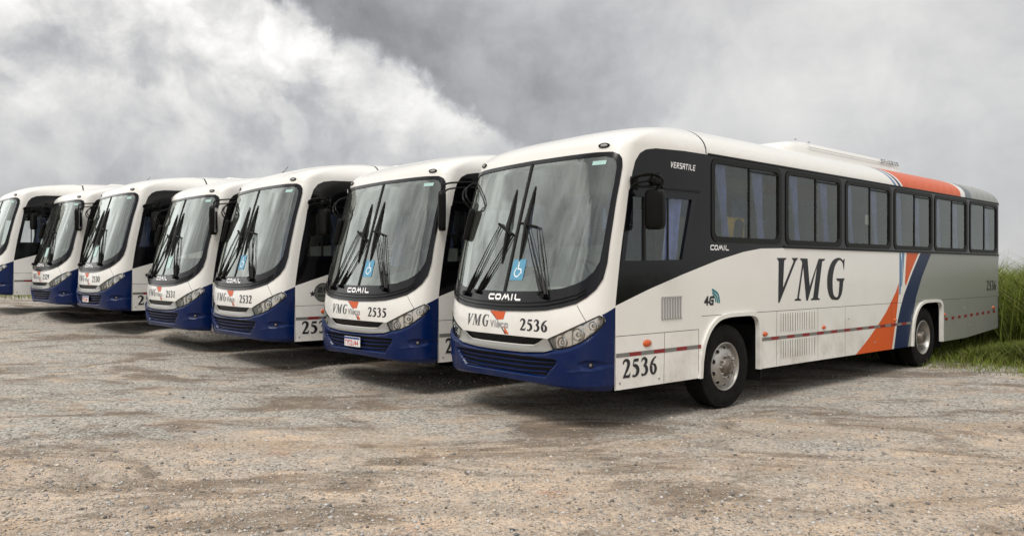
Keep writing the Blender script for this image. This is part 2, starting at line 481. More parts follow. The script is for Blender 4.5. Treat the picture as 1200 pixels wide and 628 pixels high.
# glyphs -----------------------------------------------------------------
BW = 1.32
def bold(p): return [(a, b, c*BW) for a, b, c in p]
six = stroke(bold([(.56, .965, .05), (.37, .86, .09), (.20, .64, .15), (.14, .36, .17), (.20, .13, .14), (.33, .035, .08), (.46, .13, .14), (.52, .31, .17), (.46, .49, .13), (.34, .56, .07), (.20, .47, .05)]))
SER = {
 '2': stroke(bold([(.05, .74, .05), (.11, .89, .09), (.28, .96, .11), (.45, .87, .16), (.47, .70, .17), (.36, .45, .13), (.20, .22, .09), (.09, .08, .07)]))+[[(.03, 0), (.56, 0), (.63, .26), (.58, .26), (.50, .15), (.14, .15), (.03, .06)]],
 '5': [[(.19, .98), (.59, .98), (.53, .82), (.17, .82)]]+stroke(bold([(.19, .94, .05), (.12, .60, .06)]), smooth=False)+stroke(bold([(.12, .60, .06), (.30, .60, .15), (.47, .46, .18), (.49, .28, .18), (.37, .10, .13), (.20, .04, .08), (.07, .09, .13)])),
 '3': stroke(bold([(.07, .78, .05), (.15, .91, .08), (.31, .95, .11), (.45, .82, .17), (.41, .66, .14), (.25, .54, .07)]))+stroke(bold([(.25, .54, .06), (.42, .48, .15), (.50, .30, .18), (.41, .11, .13), (.22, .04, .08), (.07, .09, .13)])),
 '6': six, '9': [[(.64-a, 1-b) for a, b in pl] for pl in six],
 '1': [[(.22, .05), (.40, .05), (.40, 1.), (.34, 1.), (.10, .86), (.11, .81), (.22, .85)], [(.10, 0), (.52, 0), (.52, .055), (.10, .055)]],
 '0': stroke(bold([(.32, .965, .07), (.49, .84, .13), (.55, .5, .17), (.49, .16, .13), (.32, .035, .07), (.15, .16, .13), (.09, .5, .17), (.15, .84, .13)]), closed=True),
}
VV = [[(3.721, 1.826), (3.962, 1.828), (3.951, 1.811), (3.907, 1.794), (3.875, 1.434), (4.15, 1.79), (4.105, 1.819), (4.105, 1.83), (4.263, 1.832), (4.24, 1.808), (4.206, 1.791), (3.789, 1.245), (3.757, 1.246), (3.768, 1.782), (3.746, 1.804)]]
MM = [[(4.32, 1.826), (4.517, 1.826), (4.576, 1.446), (4.828, 1.826), (5.014, 1.826), (4.989, 1.803), (4.927, 1.79), (4.804, 1.282), (4.865, 1.262), (4.853, 1.252), (4.611, 1.253), (4.611, 1.269), (4.671, 1.285), (4.78, 1.72), (4.529, 1.253), (4.48, 1.253), (4.40, 1.715), (4.285, 1.288), (4.343, 1.27), (4.343, 1.255), (4.172, 1.257), (4.172, 1.271), (4.24, 1.29), (4.375, 1.763), (4.354, 1.798), (4.32, 1.809)]]
GG = stroke([(5.565, 1.75, .02), (5.51, 1.81, .03), (5.40, 1.825, .04), (5.255, 1.75, .11), (5.165, 1.597, .155), (5.155, 1.43, .155), (5.205, 1.31, .11), (5.30, 1.262, .045), (5.405, 1.268, .05), (5.47, 1.36, .10), (5.50, 1.52, .115)])+[[(5.60, 1.839), (5.575, 1.66), (5.53, 1.80)], [(5.335, 1.547), (5.60, 1.547), (5.565, 1.507), (5.385, 1.507)]]
VMG = VV+MM+GG
def fit_polys(polys, src, dst):
    (x0, y0, x1, y1), (a0, b0, a1, b1) = src, dst
    return [[(a0+(x-x0)/(x1-x0)*(a1-a0), b0+(y-y0)/(y1-y0)*(b1-b0)) for x, y in p] for p in polys]
def number_polys(txt, x0, y0, h, pitch):
    o = []
    for i, c in enumerate(txt): o += [[(x0+i*pitch+a*h*pitch/(.72*h), y0+b*h) for a, b in pl] for pl in SER[c]]
    return o
TECH = {  # rounded single stroke capitals, box 1 x 1
 'C': [[(1, .92), (.25, .92), (.08, .72), (.08, .28), (.25, .08), (1, .08)]], 'O': [[(.25, .92), (.75, .92), (.94, .72), (.94, .28), (.75, .08), (.25, .08), (.06, .28), (.06, .72), (.25, .92), (.5, .92)]],
 'M': [[(.0, .04), (.30, .92), (.5, .3), (.72, .92), (1.02, .04)]], 'I': [[(.5, .04), (.5, .96)]], 'L': [[(.1, .96), (.1, .3), (.3, .08), (1, .08)]],
 'V': [[(.02, .96), (.45, .06), (.95, .96)]], 'E': [[(.95, .94), (.1, .94), (.1, .06), (.95, .06)], [(.1, .5), (.85, .5)]], 'R': [[(.08, .04), (.08, .94), (.85, .94), (.85, .5), (.2, .5), (.9, .04)]],
 'S': [[(.95, .94), (.1, .94), (.1, .52), (.9, .50), (.9, .06), (.05, .06)]], 'A': [[(.05, .04), (.05, .7), (.25, .94), (.92, .94), (.92, .04)], [(.05, .45), (.92, .45)]], 'T': [[(.0, .94), (1, .94)], [(.5, .94), (.5, .04)]],
 'P': [[(.1, .04), (.1, .94), (.9, .94), (.9, .45), (.1, .45)]], 'H': [[(.1, .04), (.1, .96)], [(.9, .04), (.9, .96)], [(.1, .5), (.9, .5)]], 'N': [[(.1, .04), (.1, .94), (.9, .06), (.9, .96)]],
 '4': [[(.7, .04), (.7, .96), (.05, .35), (.98, .35)]], 'G': [[(.95, .92), (.25, .92), (.08, .72), (.08, .28), (.25, .08), (.92, .08), (.92, .5), (.55, .5)]],
 '2': [[(.08, .92), (.88, .92), (.88, .55), (.1, .42), (.1, .06), (.95, .06)]], '0': [[(.2, .93), (.8, .93), (.93, .7), (.93, .3), (.8, .07), (.2, .07), (.07, .3), (.07, .7), (.2, .93), (.5, .93)]],
 'Y': [[(.02, .96), (.5, .5), (.98, .96)], [(.5, .5), (.5, .04)]], 'J': [[(.85, .96), (.85, .2), (.6, .06), (.1, .1)]], '7': [[(.05, .94), (.92, .94), (.4, .04)]],
 'i': [[(.5, .04), (.5, .62)], [(.5, .80), (.5, .95)]], 'a': [[(.1, .62), (.85, .62), (.85, .06), (.1, .06), (.1, .36), (.85, .36)]], 'c': [[(.92, .62), (.1, .62), (.1, .06), (.92, .06)]], 'o': [[(.1, .62), (.9, .62), (.9, .06), (.1, .06), (.1, .62), (.5, .62)]],
}
def tech_polys(txt, x0, y0, h, w, gap, th, shear=0.):
    o = []; x = x0
    for c in txt:
        ww = w*(.35 if c in 'Ii' else 1.25 if c == 'M' else 1)
        for ln in TECH[c]:
            pts = [(x+a*ww+shear*b*h, y0+b*h, th) for a, b in ln]
            for i in range(len(pts)-1):
                (a, b, _), (c2, d, _) = pts[i], pts[i+1]; L = math.hypot(c2-a, d-b) or 1; ex, ey = (c2-a)/L*th*.42, (d-b)/L*th*.42
                o += stroke([(a-ex, b-ey, th), (c2+ex, d+ey, th)], smooth=False)
        x += ww+gap
    return o

# ------------------------------------------------------------------ outlines on the bus
def sym(half):  # half outline given from x=0 outward on the + side (front coords) -> closed symmetric polygon
    r = front(half); return r+[(-a, b) for a, b in r[::-1] if abs(a) > 1e-6]
FRAME = sym([(0, 1.215), (.45, 1.228), (.70, 1.247), (.88, 1.28), (1.04, 1.325), (1.13, 1.39), (1.19, 1.47), (1.222, 1.58), (1.232, 1.75), (1.232, 2.15), (1.230, 2.56), (1.226, 2.75), (1.215, 2.83), (1.19, 2.875), (1.13, 2.905), (.95, 2.915), (0, 2.925)])
FRAME_IN = sym([(0, 1.43), (.5, 1.44), (.85, 1.475), (1.0, 1.52), (1.09, 1.57), (1.155, 1.65), (1.19, 1.76), (1.197, 1.95), (1.197, 2.55), (1.19, 2.74), (1.175, 2.80), (1.14, 2.845), (1.05, 2.867), (0, 2.882)])
HEAD = front([(.742, .952), (.85, .995), (.95, 1.04), (1.05, 1.09), (1.143, 1.142), (1.19, 1.175), (1.222, 1.203), (1.238, 1.185), (1.241, 1.15), (1.235, 1.11), (1.215, 1.06), (1.165, .99), (1.09, .93), (.99, .885), (.9, .862), (.805, .852)])
SLOT = sym([(0, .870), (.35, .872), (.54, .880), (.60, .905), (.69, .957), (.5, .955), (0, .955)])
SILVER = sym([(0, .790), (.4, .797), (.7, .820), (.80, .848), (.738, .956), (.695, .958), (.60, .898), (.54, .872), (.35, .864), (0, .862)])
BLUE_TOP = [(0, .788), (.4, .795), (.7, .818), (.805, .848), (.9, .858), (.99, .881), (1.09, .926), (1.165, .986), (1.217, 1.057), (1.2375, 1.11), (1.2435, 1.15), (1.2405, 1.187), (1.232, 1.212)]
tS = float(st(.588, 1.2))
BLUE = front(BLUE_TOP)+[(tS, 1.287), (tS, .425)]+front([(1.2, .435), (.9, .458), (.4, .485), (0, .49)])
BLUE = BLUE+[(-a, b) for a, b in BLUE[::-1] if abs(a) > 1e-6]
bt = np.array(front(BLUE_TOP)+[(tS, 1.287)])
PANEL = [(.593, 1.300), (.635, 1.6), (.685, 1.9), (.745, 2.2), (.80, 2.45), (.86, 2.70), (.905, 2.82), (.98, 2.91), (1.08, 2.96), (1.25, 2.99), (1.74, 3.012), (2.3, 3.018), (12.29, 3.018), (12.29, 1.955), (3.9, 1.955), (3.344, 1.941), (2.952, 1.892), (2.404, 1.785), (1.736, 1.622), (1.13, 1.462)]
WINS = [(2.30, 3.80), (3.97, 5.47), (5.65, 7.15), (7.32, 8.83), (8.99, 10.51), (10.69, 12.20)]
DWIN = [(.705, 1.735), (1.735, 1.755), (1.93, 2.50), (.835, 2.475)]
def arch(x0, x1, top=1.10, low=.36):
    w = x1-x0
    c = [tuple(q) for q in catmull([(x0+.012*w, .60), (x0+.055*w, .80), (x0+.15*w, .965), (x0+.28*w, 1.065), (x0+.44*w, top), (x0+.66*w, top+.005), (x0+.86*w, top), (x0+.955*w, top-.035), (x1-.005*w, top-.13), (x1, top-.32)], 4)]
    return [(x0, low)]+c+[(x1, low)]
ARCH1 = arch(2.07, 3.27); ARCH2 = arch(8.02, 9.25)
FW, RW = 2.62, 8.57
def line(a, b, w=.007): return stroke([(a[0], a[1], w), (b[0], b[1], w)], smooth=False)[0]
GAPS = [line((.595, .985), (2.03, .985)), line((1.385, .44), (1.40, .985)), line((2.022, .43), (2.022, .985)), line((2.08, 1.135), (12.25, 1.135)),
        line((3.715, .43), (3.725, 1.13)), line((4.81, .43), (4.81, 1.13)), line((5.62, .43), (5.62, 1.13)), line((10.58, .41), (10.58, 1.13)), line((7.20, .41), (7.20, 1.13), .005)]
LOWER = [(.588, .43), (7.95, .395), (9.27, .385), (10.49, .39), (12.25, .485), (12.52, .50)]
def stripes():
    g = [
     ([side([(7.50, 1.953), (7.56, 1.953), (7.60, 1.80), (7.60, 1.60), (7.54, 1.27), (7.49, 1.27), (7.50, 1.5)])], 'stripe_sky'),
     ([side([(7.60, 1.953), (7.70, 1.953), (7.655, 1.642), (7.60, 1.40), (7.57, 1.40), (7.62, 1.65)])], 'stripe_sky'),
     ([side([(7.782, 1.953), (8.275, 1.953), (7.955, 1.641), (7.748, 1.401), (7.713, 1.458)])], 'orange_paint'),
     ([side([(7.478, 1.461), (7.478, 1.265), (7.346, .783), (7.20, .36), (5.87, .36), (6.35, .60), (6.713, .813), (7.0, 1.0), (7.20, 1.17), (7.37, 1.32)])], 'orange_paint'),
     ([side([(8.347, 1.953), (8.813, 1.953), (8.60, 1.74), (8.42, 1.553), (8.167, 1.207), (7.99, .781), (7.816, .36), (7.281, .36), (7.36, .62), (7.412, .808), (7.54, 1.05), (7.679, 1.261), (8.025, 1.641)])], 'stripe_blue'),
     ([side([(8.813, 1.953), (8.60, 1.74), (8.42, 1.553), (8.167, 1.207), (7.99, .781), (7.816, .36), (12.5, .36), (12.5, 1.953)])+[]], 'silver_paint'),
     # roof
     ([side([(7.33, 3.02), (7.42, 3.02), (7.22, 3.58), (7.13, 3.58)])], 'stripe_sky'),
     ([side([(7.50, 3.02), (7.59, 3.02), (7.39, 3.58), (7.30, 3.58)])], 'stripe_blue'),
     ([side([(7.66, 3.02), (10.21, 3.02), (10.62, 3.58), (7.50, 3.58)])], 'orange_paint'),
     ([side([(10.43, 3.02), (10.75, 3.02), (11.16, 3.58), (10.84, 3.58)])], 'stripe_grey'),
     ([side([(10.75, 3.02), (12.29, 3.02), (12.29, 3.58), (11.16, 3.58)])], 'silver_paint'),
    ]
    return g
BODYM = ['white_paint', 'black_film', 'panel_gap', 'stripe_sky', 'orange_paint', 'stripe_blue', 'silver_paint', 'stripe_grey', 'blue_paint']
def both(pl): return [pl, mirror_poly(pl)]

def bus_body(root):
    reg = []
    holes = [FRAME, BLUE, HEAD, mirror_poly(HEAD), SLOT, SILVER]
    for a in (ARCH1, ARCH2): holes += both(side(a))
    for a, b in WINS: holes += both(side(rrect(a, 2.03, b, 2.965, .09)))
    holes += both(side(DWIN))
    # below the skirt line
    low = side(LOWER); holes += both(low+[(TEND-.05, .2), (low[0][0], .2)]); holes.append([(-tS-.05, .2), (tS+.05, .2), (tS+.05, .432), (-tS-.05, .432)]); holes.append(sym([(0, .2), (1.249, .2), (1.249, .44), (1.2, .45), (.9, .475), (.4, .50), (0, .505)]))
    reg.append((holes, None))
    g = []
    for pl in GAPS: g += both(side(pl))
    seam = stroke([(float(st(2.17+.10*(v-3), v)), v, .012) for v in np.arange(3.02, 4.0, .06)], smooth=False)
    g += both(seam[0]); g += both([(float(st(.588, v)), v) for v in (.44, 1.285)]+[(float(st(.595, v)), v) for v in (1.285, .44)])
    g += both(stroke([(*front([(1.05, 1.31)])[0], .006), (*front([(1.143, 1.150)])[0], .006)], smooth=False)[0])
    reg.append((g, 2))
    reg.append((both(side(PANEL)), 1))
    # rear black window band and dark lower rear corner
    reg.append(([[(TSIDE-.01, 1.955), (TEND, 1.955), (TEND, 3.018), (TSIDE-.01, 3.018)], [(-TSIDE+.01, 1.955), (-TEND, 1.955), (-TEND, 3.018), (-TSIDE+.01, 3.018)]], 1))
    reg.append((both([(float(st(12.27, 1.1)), 1.12), (float(st(12.27, 1.1)), .2), (TEND, .2), (TEND, 1.12)]), 8))
    for ps, m in stripes(): reg.append(([q for p_ in ps for q in both(p_)], BODYM.index(m)))
    reg.append((both([(TSIDE-.01, .36), (TEND, .36), (TEND, 3.58), (TSIDE-.01, 3.58)]), 6))
    reg.append(([[(-TEND, .35), (TEND, .35), (TEND, VMAX), (-TEND, VMAX)]], 0))
    grid = []
    fx = np.arange(-2.05, 2.06, .055)
    sx = np.concatenate([fx, np.arange(2.3, TSIDE, .35), np.linspace(TSIDE, TEND, 12)]); sx = np.unique(np.concatenate([sx, -sx]))
    for v in np.arange(.42, 3.0, .06):
        for t in fx: grid.append((t, v))
        for t in np.linspace(TSIDE, TEND, 12): grid += [(t, v), (-t, v)]
    for v in np.concatenate([np.arange(3.0, 3.5, .035), np.arange(3.5, VMAX, .06)]):
        for t in sx: grid.append((t, v))
    for v in (.6, 1.2, 1.7, 1.98):
        for t in np.arange(2.3, TSIDE, .4): grid += [(t, v), (-t, v)]
    return patch('body', reg, BODYM, root, grid, .07)

def bump_off(t, v):
    t = np.asarray(t, float); v = np.asarray(v, float); a = np.abs(t)
    top = np.interp(a, bt[:, 0], bt[:, 1])
    sm = lambda q: np.clip(q, 0, 1)**2*(3-2*np.clip(q, 0, 1))
    o = .042*sm((top-v)/.034)*sm((1.36-a)/.35)
    x = np.interp(a, FS, FR_)*1.25
    # lower air intake recess
    hwid = np.interp(v, [.55, .60, .70, .745], [.70, .74, .85, .87])
    m = sm((hwid-x)/.05)*sm((v-.545)/.022)*sm((.755-v)/.022)
    o = o-.066*m
    # pocket round the fog lamp
    d = np.sqrt(((x-1.165)/.085)**2+((v-.705)/.05)**2)
    o = o-.022*sm((1.15-d)/.5)
    # crease running out under the fog lamp
    c = .618+.05*np.clip((x-.9)/.33, 0, 1)
    o = o+.007*np.exp(-((v-c)/.012)**2)*sm((x-.93)/.08)*sm((1.235-x)/.05)
    # tuck under at the bottom
    o = o-.05*sm((.50-v)/.10)
    return o

def mk_bus_proto():
    root = empty('bus', (0, 0, 0))
    bus_body(root)
    g = [(t, v) for t in np.arange(-1.95, 1.96, .020) for v in np.arange(.43, 1.28, .014)]
    bp = patch('front_bumper', [([BLUE], 0)], ['blue_paint'], root, g, .03, bump_off, rim=.05)
    # slats of the lower intake
    for vv, hwd in ((.60, .71), (.655, .78), (.705, .83)):
        s = sym([(0, vv-.014), (hwd*.5, vv-.012), (hwd, vv+.006), (hwd, vv+.016), (hwd*.5, vv+.004), (0, vv+.002)])
        patch('grille_slat', [([s], 0)], ['blue_paint'], bp, [], .04, .016, rim=.05)
    bb = sym([(0, .548), (.70, .548), (.865, .75), (0, .752)])
    patch('grille_mesh', [([bb], 0)], ['dark_void'], bp, [], .05, -.010)
    for s in (-1, 1):
        c = surfpt(s*1.172, .705, .004); _, n = SN(np.array([ft(s*1.172)]), np.array([.705])); n = Vector(n[0])
        q = n.to_track_quat('X', 'Z').to_matrix().to_4x4(); q.translation = c
        b = MB(); b.lathe([(-.02, .030), (-.004, .030), (-.002, .025), (-.012, .022)], q, 20, 0); b.lathe([(-.012, .022), (-.006, .012), (-.005, .0005)], q, 20, 1)
        b.build('fog_light', ['black_plastic', 'hub_metal'], bp)
    # grille slot, silver surround
    patch('upper_grille', [([SLOT], 0)], ['black_plastic'], root, [], .04, -.02, rim=-.02)
    for k in range(3): patch('grille_bar', [([sym([(0, .885+.024*k), (.50+.045*k, .890+.024*k), (.50+.045*k, .894+.024*k), (0, .891+.024*k)])], 0)], ['black_gloss'], root, [], .05, -.004, rim=.02)
    patch('grille_surround', [([SILVER], 0)], ['silver_trim'], root, [(t, v) for t in np.arange(-1, 1, .05) for v in (.82, .84)], .04, lambda t, v: .018+.012*np.clip((.87-v)/.05, 0, 1), rim=.05)
    # headlights
    for s in (-1, 1):
        hp = HEAD if s > 0 else mirror_poly(HEAD)
        hl = patch('headlight', [([hp], 0)], ['lamp_reflector'], root, [(s*t, v) for t in np.arange(.7, 1.9, .04) for v in np.arange(.87, 1.2, .035)], .03, lambda t, v: -.026+.005*np.sin(t*55), rim=-.030)
        for (x_, w_, r_) in ((.905, .925, .052), (1.075, 1.012, .060), (1.198, 1.103, .042)):
            c = surfpt(s*x_, w_, -.025); _, n = SN(np.array([ft(s*x_)]), np.array([w_])); n = Vector(n[0])*.6+Vector((0, -1, 0))*.4; n.normalize()
            q = n.to_track_quat('X', 'Z').to_matrix().to_4x4(); q.translation = c
            b = MB(); b.lathe([(-.03, r_*1.12), (.018, r_*1.08), (.020, r_*.98), (.0, r_*.90), (-.014, r_*.5), (-.012, .001)], q, 24, 0)
            b.lathe([(.002, r_*.46), (.012, r_*.38), (.017, r_*.2), (.018, .001)], q, 16, 1)
            b.build('lamp', ['chrome', 'lamp_glass'], hl)
        shr = hp
        patch('headlight_cover', [([shr], 0)], ['lamp_cover'], hl, [(s*t, v) for t in np.arange(.7, 1.9, .06) for v in np.arange(.87, 1.2, .05)], .04, .008)
        edge = [(*p, .014) for p in resample(hp, .06)]
        patch('headlight_rim', [(stroke(edge, smooth=False, closed=True), 0)], ['black_plastic'], hl, [], .05, .006, rim=.02)
    # windscreen
    fg = [(t, v) for t in np.arange(-1.7, 1.71, .07) for v in np.arange(1.25, 2.95, .07)]
    fr = patch('windshield_frame', [([FRAME_IN], None), ([FRAME], 0)], ['black_gloss'], root, fg, .04, .012, rim=.045)
    for k, (dv, oo) in enumerate(((.042, .024), (.080, .020))):
        hb = [(0, 1.215+dv), (.45, 1.228+dv), (.70, 1.247+dv), (.88, 1.28+dv), (1.04, 1.325+dv), (1.12, 1.385+dv)]
        hb2 = [(a*.995, b+.013) for a, b in hb]
        patch('cowl_ridge', [([sym(hb+hb2[::-1])], 0)], ['black_plastic'], fr, [], .04, oo, rim=.03)
    dv = .012
    for s in (-1, 1):
        half = [p for p in FRAME_IN if p[0]*s >= -1e-9]
        if s > 0: pl = [(dv, 1.43)]+[p for p in half if p[0] > dv]+[(dv, 2.882)]
        else:
            pl = [(-dv, 2.882)]+[p for p in half if p[0] < -dv]+[(-dv, 1.43)]
        patch('windshield', [([pl], 0)], ['windshield_glass'], root, [p for p in fg if p[0]*s > .03], .06, .002)
    patch('windshield_divider', [([[(-.017, 1.425), (.017, 1.425), (.017, 2.89), (-.017, 2.89)]], 0)], ['black_rubber'], root, [], .08, .014, rim=.04)
    # top corner marker lights
    for s in (-1, 1):
        c = surfpt(s*1.02, 2.985, .0); _, n = SN(np.array([ft(s*1.02)]), np.array([2.985])); n = Vector(n[0])
        q = n.to_track_quat('X', 'Z').to_matrix().to_4x4(); q.translation = c
        b = MB(); q2 = q @ Matrix.Diagonal((1, 1.9, .8, 1))
        b.lathe([(-.01, .036), (.012, .034), (.014, .024), (.010, .022)], q2, 20, 0); b.lathe([(.010, .022), (.018, .014), (.019, .001)], q2, 20, 1)
        b.build('marker_light', ['black_plastic', 'ink_midgrey'], root)
    # side windows
    for s in (-1, 1):
        for i, (a, b) in enumerate(WINS):
            if s < 0 and False: continue
            outer = side(rrect(a-.03, 2.0, b+.03, 2.992, .11), s); inner = side(rrect(a+.035, 2.065, b-.035, 2.93, .07), s)
            wf = patch('side_window', [([inner], None), ([outer], 0)], ['black_rubber'], root, [], None, .010, rim=.04)
            xx = s*1.238; mid = a+(b-a)*.525
            mb = MB(); mb.add([(xx, a+.03, 2.06), (xx, b-.03, 2.06), (xx, b-.03, 2.935), (xx, a+.03, 2.935)], [(0, 1, 2, 3) if s > 0 else (3, 2, 1, 0)]); mb.build('pane', 'side_glass', wf, False)
            mb = MB(); mb.box((s*1.243, mid, 2.498), (.014, .024, .87)); mb.build('window_bar', 'black_rubber', wf, False); mb = MB(); mb.box((s*1.245, mid+(b-a)*.235, 2.90), (.012, (b-a)*.44, .022)); mb.build('window_bar', 'black_rubber', wf, False)
            # curtains gathered beside the window posts
            if s > 0 or i < 3:
                for c0, wd, lean in ((a+.34+.05*math.sin(i*2.3), .15, -.14), (b-.36+.06*math.sin(i*1.7), .17, -.12)):
                    mb = MB(); nn = 26; vs = []
                    for zi in range(9):
                        zz = 2.0+zi*.125
                        sq = 1-.35*math.exp(-((zz-2.35)/.22)**2)
                        for k in range(nn+1):
                            u = k/nn-.5
                            vs.append((s*(1.155+.018*math.sin(k*2.1+i)), c0+u*wd*sq*(1+.4*(zz-2)/1.)+lean*(2.5-zz)*-1, zz))
                    fs = [(r_*(nn+1)+k, r_*(nn+1)+k+1, (r_+1)*(nn+1)+k+1, (r_+1)*(nn+1)+k) for r_ in range(8) for k in range(nn)]
                    mb.add(vs, fs); mb.build('curtain', 'curtain_cloth', root)
        outer = side([(.66, 1.70), (1.77, 1.72), (1.975, 2.535), (.80, 2.51)], s); inner = side([(.735, 1.765), (1.70, 1.785), (1.885, 2.47), (.86, 2.445)], s)
        wf = patch('driver_window', [([inner], None), ([outer], 0)], ['black_gloss'], root, [], None, .008, rim=.04)
        xx = s*1.236; mb = MB(); mb.add([(xx, .72, 1.755), (xx, 1.715, 1.775), (xx, 1.90, 2.48), (xx, .85, 2.455)], [(0, 1, 2, 3) if s > 0 else (3, 2, 1, 0)]); mb.build('pane', 'driver_glass', wf, False)
        for c_, d_ in (((s*1.244, 1.06, 2.11), (.016, .035, .70)), ((s*1.244, 1.46, 2.12), (.014, .022, .70))): mb = MB(); mb.box(c_, d_); mb.build('window_bar', 'black_rubber', wf, False)
        mb = MB(); mb.add([(s*1.262, .86, 2.545), (s*1.262, 2.03, 2.575), (s*1.262, 2.03, 2.588), (s*1.262, .86, 2.558)], [(0, 1, 2, 3)]); mb.box((s*1.256, 1.45, 2.565), (.02, 1.18, .014)); mb.build('rain_gutter', 'black_rubber', wf, False)
        # driver's curtain
        mb = MB(); vs = []; nn = 22
        for zi in range(8):
            zz = 1.72+zi*.12
            for k in range(nn+1): vs.append((s*(1.15+.02*math.sin(k*1.9)), 1.60+.12*(zz-1.72)+(k/nn-.5)*(.24+.10*abs(zz-2.1)), zz))
        mb.add(vs, [(r_*(nn+1)+k, r_*(nn+1)+k+1, (r_+1)*(nn+1)+k+1, (r_+1)*(nn+1)+k) for r_ in range(7) for k in range(nn)]); mb.build('curtain', 'curtain_cloth', root)
        # panel trim line, fine groove at the belt of the black cab panel
        patch('belt_molding', [([side([(3.9, 1.955), (12.28, 1.955), (12.28, 1.985), (3.9, 1.985)], s)], 0)], ['black_rubber'], root, [], 1., .012, rim=.015)
        patch('roof_gutter', [([side([(2.2, 3.012), (12.29, 3.012), (12.29, 3.032), (2.2, 3.032)], s)], 0)], ['black_rubber'], root, [], 1., .014, rim=.018)
    # livery writing and vents on the left side; same on the right without the writing
    patch('operator_name', [([side(p) for p in VMG], 0)], ['ink_black'], root, [], None, .003)
    patch('operator_name', [([front(p) for p in fit_polys(VMG, (3.72, 1.24, 5.60, 1.84), (-.625, 1.03, -.215, 1.165))], 0)], ['ink_grey'], root, [], .03, .003)
    patch('maker_logo', [([front(p) for p in tech_polys('COMIL', -.245, 1.338, .058, .092, .030, .021)], 0)], ['ink_light'], root, [], .03, .018)
    patch('maker_logo', [([side(p) for p in tech_polys('COMIL', 2.25, 1.905, .058, .066, .017, .014, .1)], 0)], ['ink_light'], root, [], None, .003)
    patch('model_name', [([side(p) for p in tech_polys('VERSATILE', 1.50, 2.805, .062, .038, .016, .011, .2)], 0)], ['ink_light'], root, [], None, .003)
    # orange arrow mark and grey word between name and number
    ow = [front([(-.195, 1.212), (.075, 1.212), (.045, 1.125), (-.055, 1.115), (-.10, 1.15)])]
    patch('orange_mark', [(ow, 0), ([front([(-.205, 1.212), (-.19, 1.212), (-.09, 1.14), (.10, .965), (.075, .965), (-.065, 1.11), (-.105, 1.14)])], 1), ([front([(.06, .965), (.145, .965), (.05, 1.06), (.07, 1.0)])], 0)], ['orange_paint', 'ink_black'], root, [], .03, .003)
    patch('side_word', [([front(p) for p in tech_polys('Viaco', -.175, 1.035, .072, .052, .018, .014)], 0)], ['ink_midgrey'], root, [], .03, .0055)
    lg = tech_polys('4G', 2.135, 1.262, .095, .075, .022, .026, .12)
    patch('network_logo', [([side(p) for p in lg], 0), ([side(stroke([(2.30, 1.37, .02), (2.345, 1.34, .02), (2.36, 1.29, .02)])[0]), side(stroke([(2.29, 1.405, .024), (2.37, 1.36, .024), (2.40, 1.28, .024)])[0]), side(stroke([(2.285, 1.44, .028), (2.40, 1.385, .028), (2.435, 1.28, .028)])[0])], 1)], ['ink_black', 'logo_teal'], root, [], None, .003)
    for s in (-1, 1):
        # reflective tape
        reg = []; k = 0; y_ = .60
        segs = [(.60, 2.07), (3.37, 7.95)]
        reds = []; whites = []
        for a, b in segs:
            y_ = a; w_ = True
            while y_ < b-.02:
                e = min(y_+(.21 if w_ else .19), b); (whites if w_ else reds).append(side([(y_, .765), (e, .765), (e, .808), (y_, .808)], s)); y_ = e; w_ = not w_
        for k in range(10): patch('reflector', [([side([(9.44+k*.315, .76+.006*k), (9.57+k*.315, .76+.006*k), (9.57+k*.315, .81+.006*k), (9.44+k*.315, .81+.006*k)], s)], 0)], ['tape_red'], root, [], None, .003)
        patch('reflective_tape', [(reds, 0), (whites, 1)], ['tape_red', 'tape_white'], root, [], None, .003)
        # louvres
        lv = []
        for k in range(8): lv.append(side(rrect(1.352+k*.047, 1.128, 1.368+k*.047, 1.372, .006, 2), s))
        v = patch('louvre_vent', [(lv, 0)], ['dark_void'], root, [], None, .002)
        mb = MB()
        for k in range(8): mb.box((s*1.256, 1.345+k*.047, 1.25), (.014, .012, .235)); mb.box((s*1.254, 1.362+k*.047, 1.372), (.014, .020, .012)); mb.box((s*1.254, 1.362+k*.047, 1.128), (.014, .020, .012))
        mb.build('vent_bars', 'ink_midgrey', v, False)
        for (a, b, n_) in ((3.83, 4.13, 6), (4.20, 4.50, 6), (4.57, 4.72, 3)):
            for z0, z1 in ((.86, 1.10), (.51, .745)):
                lv = [side(rrect(a+(b-a)*k/(n_-1)-.008, z0, a+(b-a)*k/(n_-1)+.002, z1, .004, 2), s) for k in range(n_)]
                v = patch('louvre_vent', [(lv, 0)], ['ink_grey'], root, [], None, .002)
                mb = MB()
                for k in range(n_): mb.box((s*1.253, a+(b-a)*k/(n_-1)+.016, (z0+z1)/2), (.012, .014, z1-z0))
                mb.build('vent_bars', 'white_paint', v, False)
        # side marker lamps
        for y_, w_, rr in ((1.10, .885, .044), (3.44, .852, .034), (4.97, .862, .030), (7.33, .86, .026), (9.40, .868, .03), (11.98, .91, .032)):
            q = Matrix.Translation((s*1.25, y_, w_)) @ Matrix.Diagonal((s, 1.5, .85, 1))
            mb = MB(); mb.lathe([(-.005, rr*1.1), (.008, rr*1.05), (.018, rr*.85), (.026, rr*.4), (.027, .001)], q, 20); recalc(mb.build('side_marker', 'orange_lens', root))
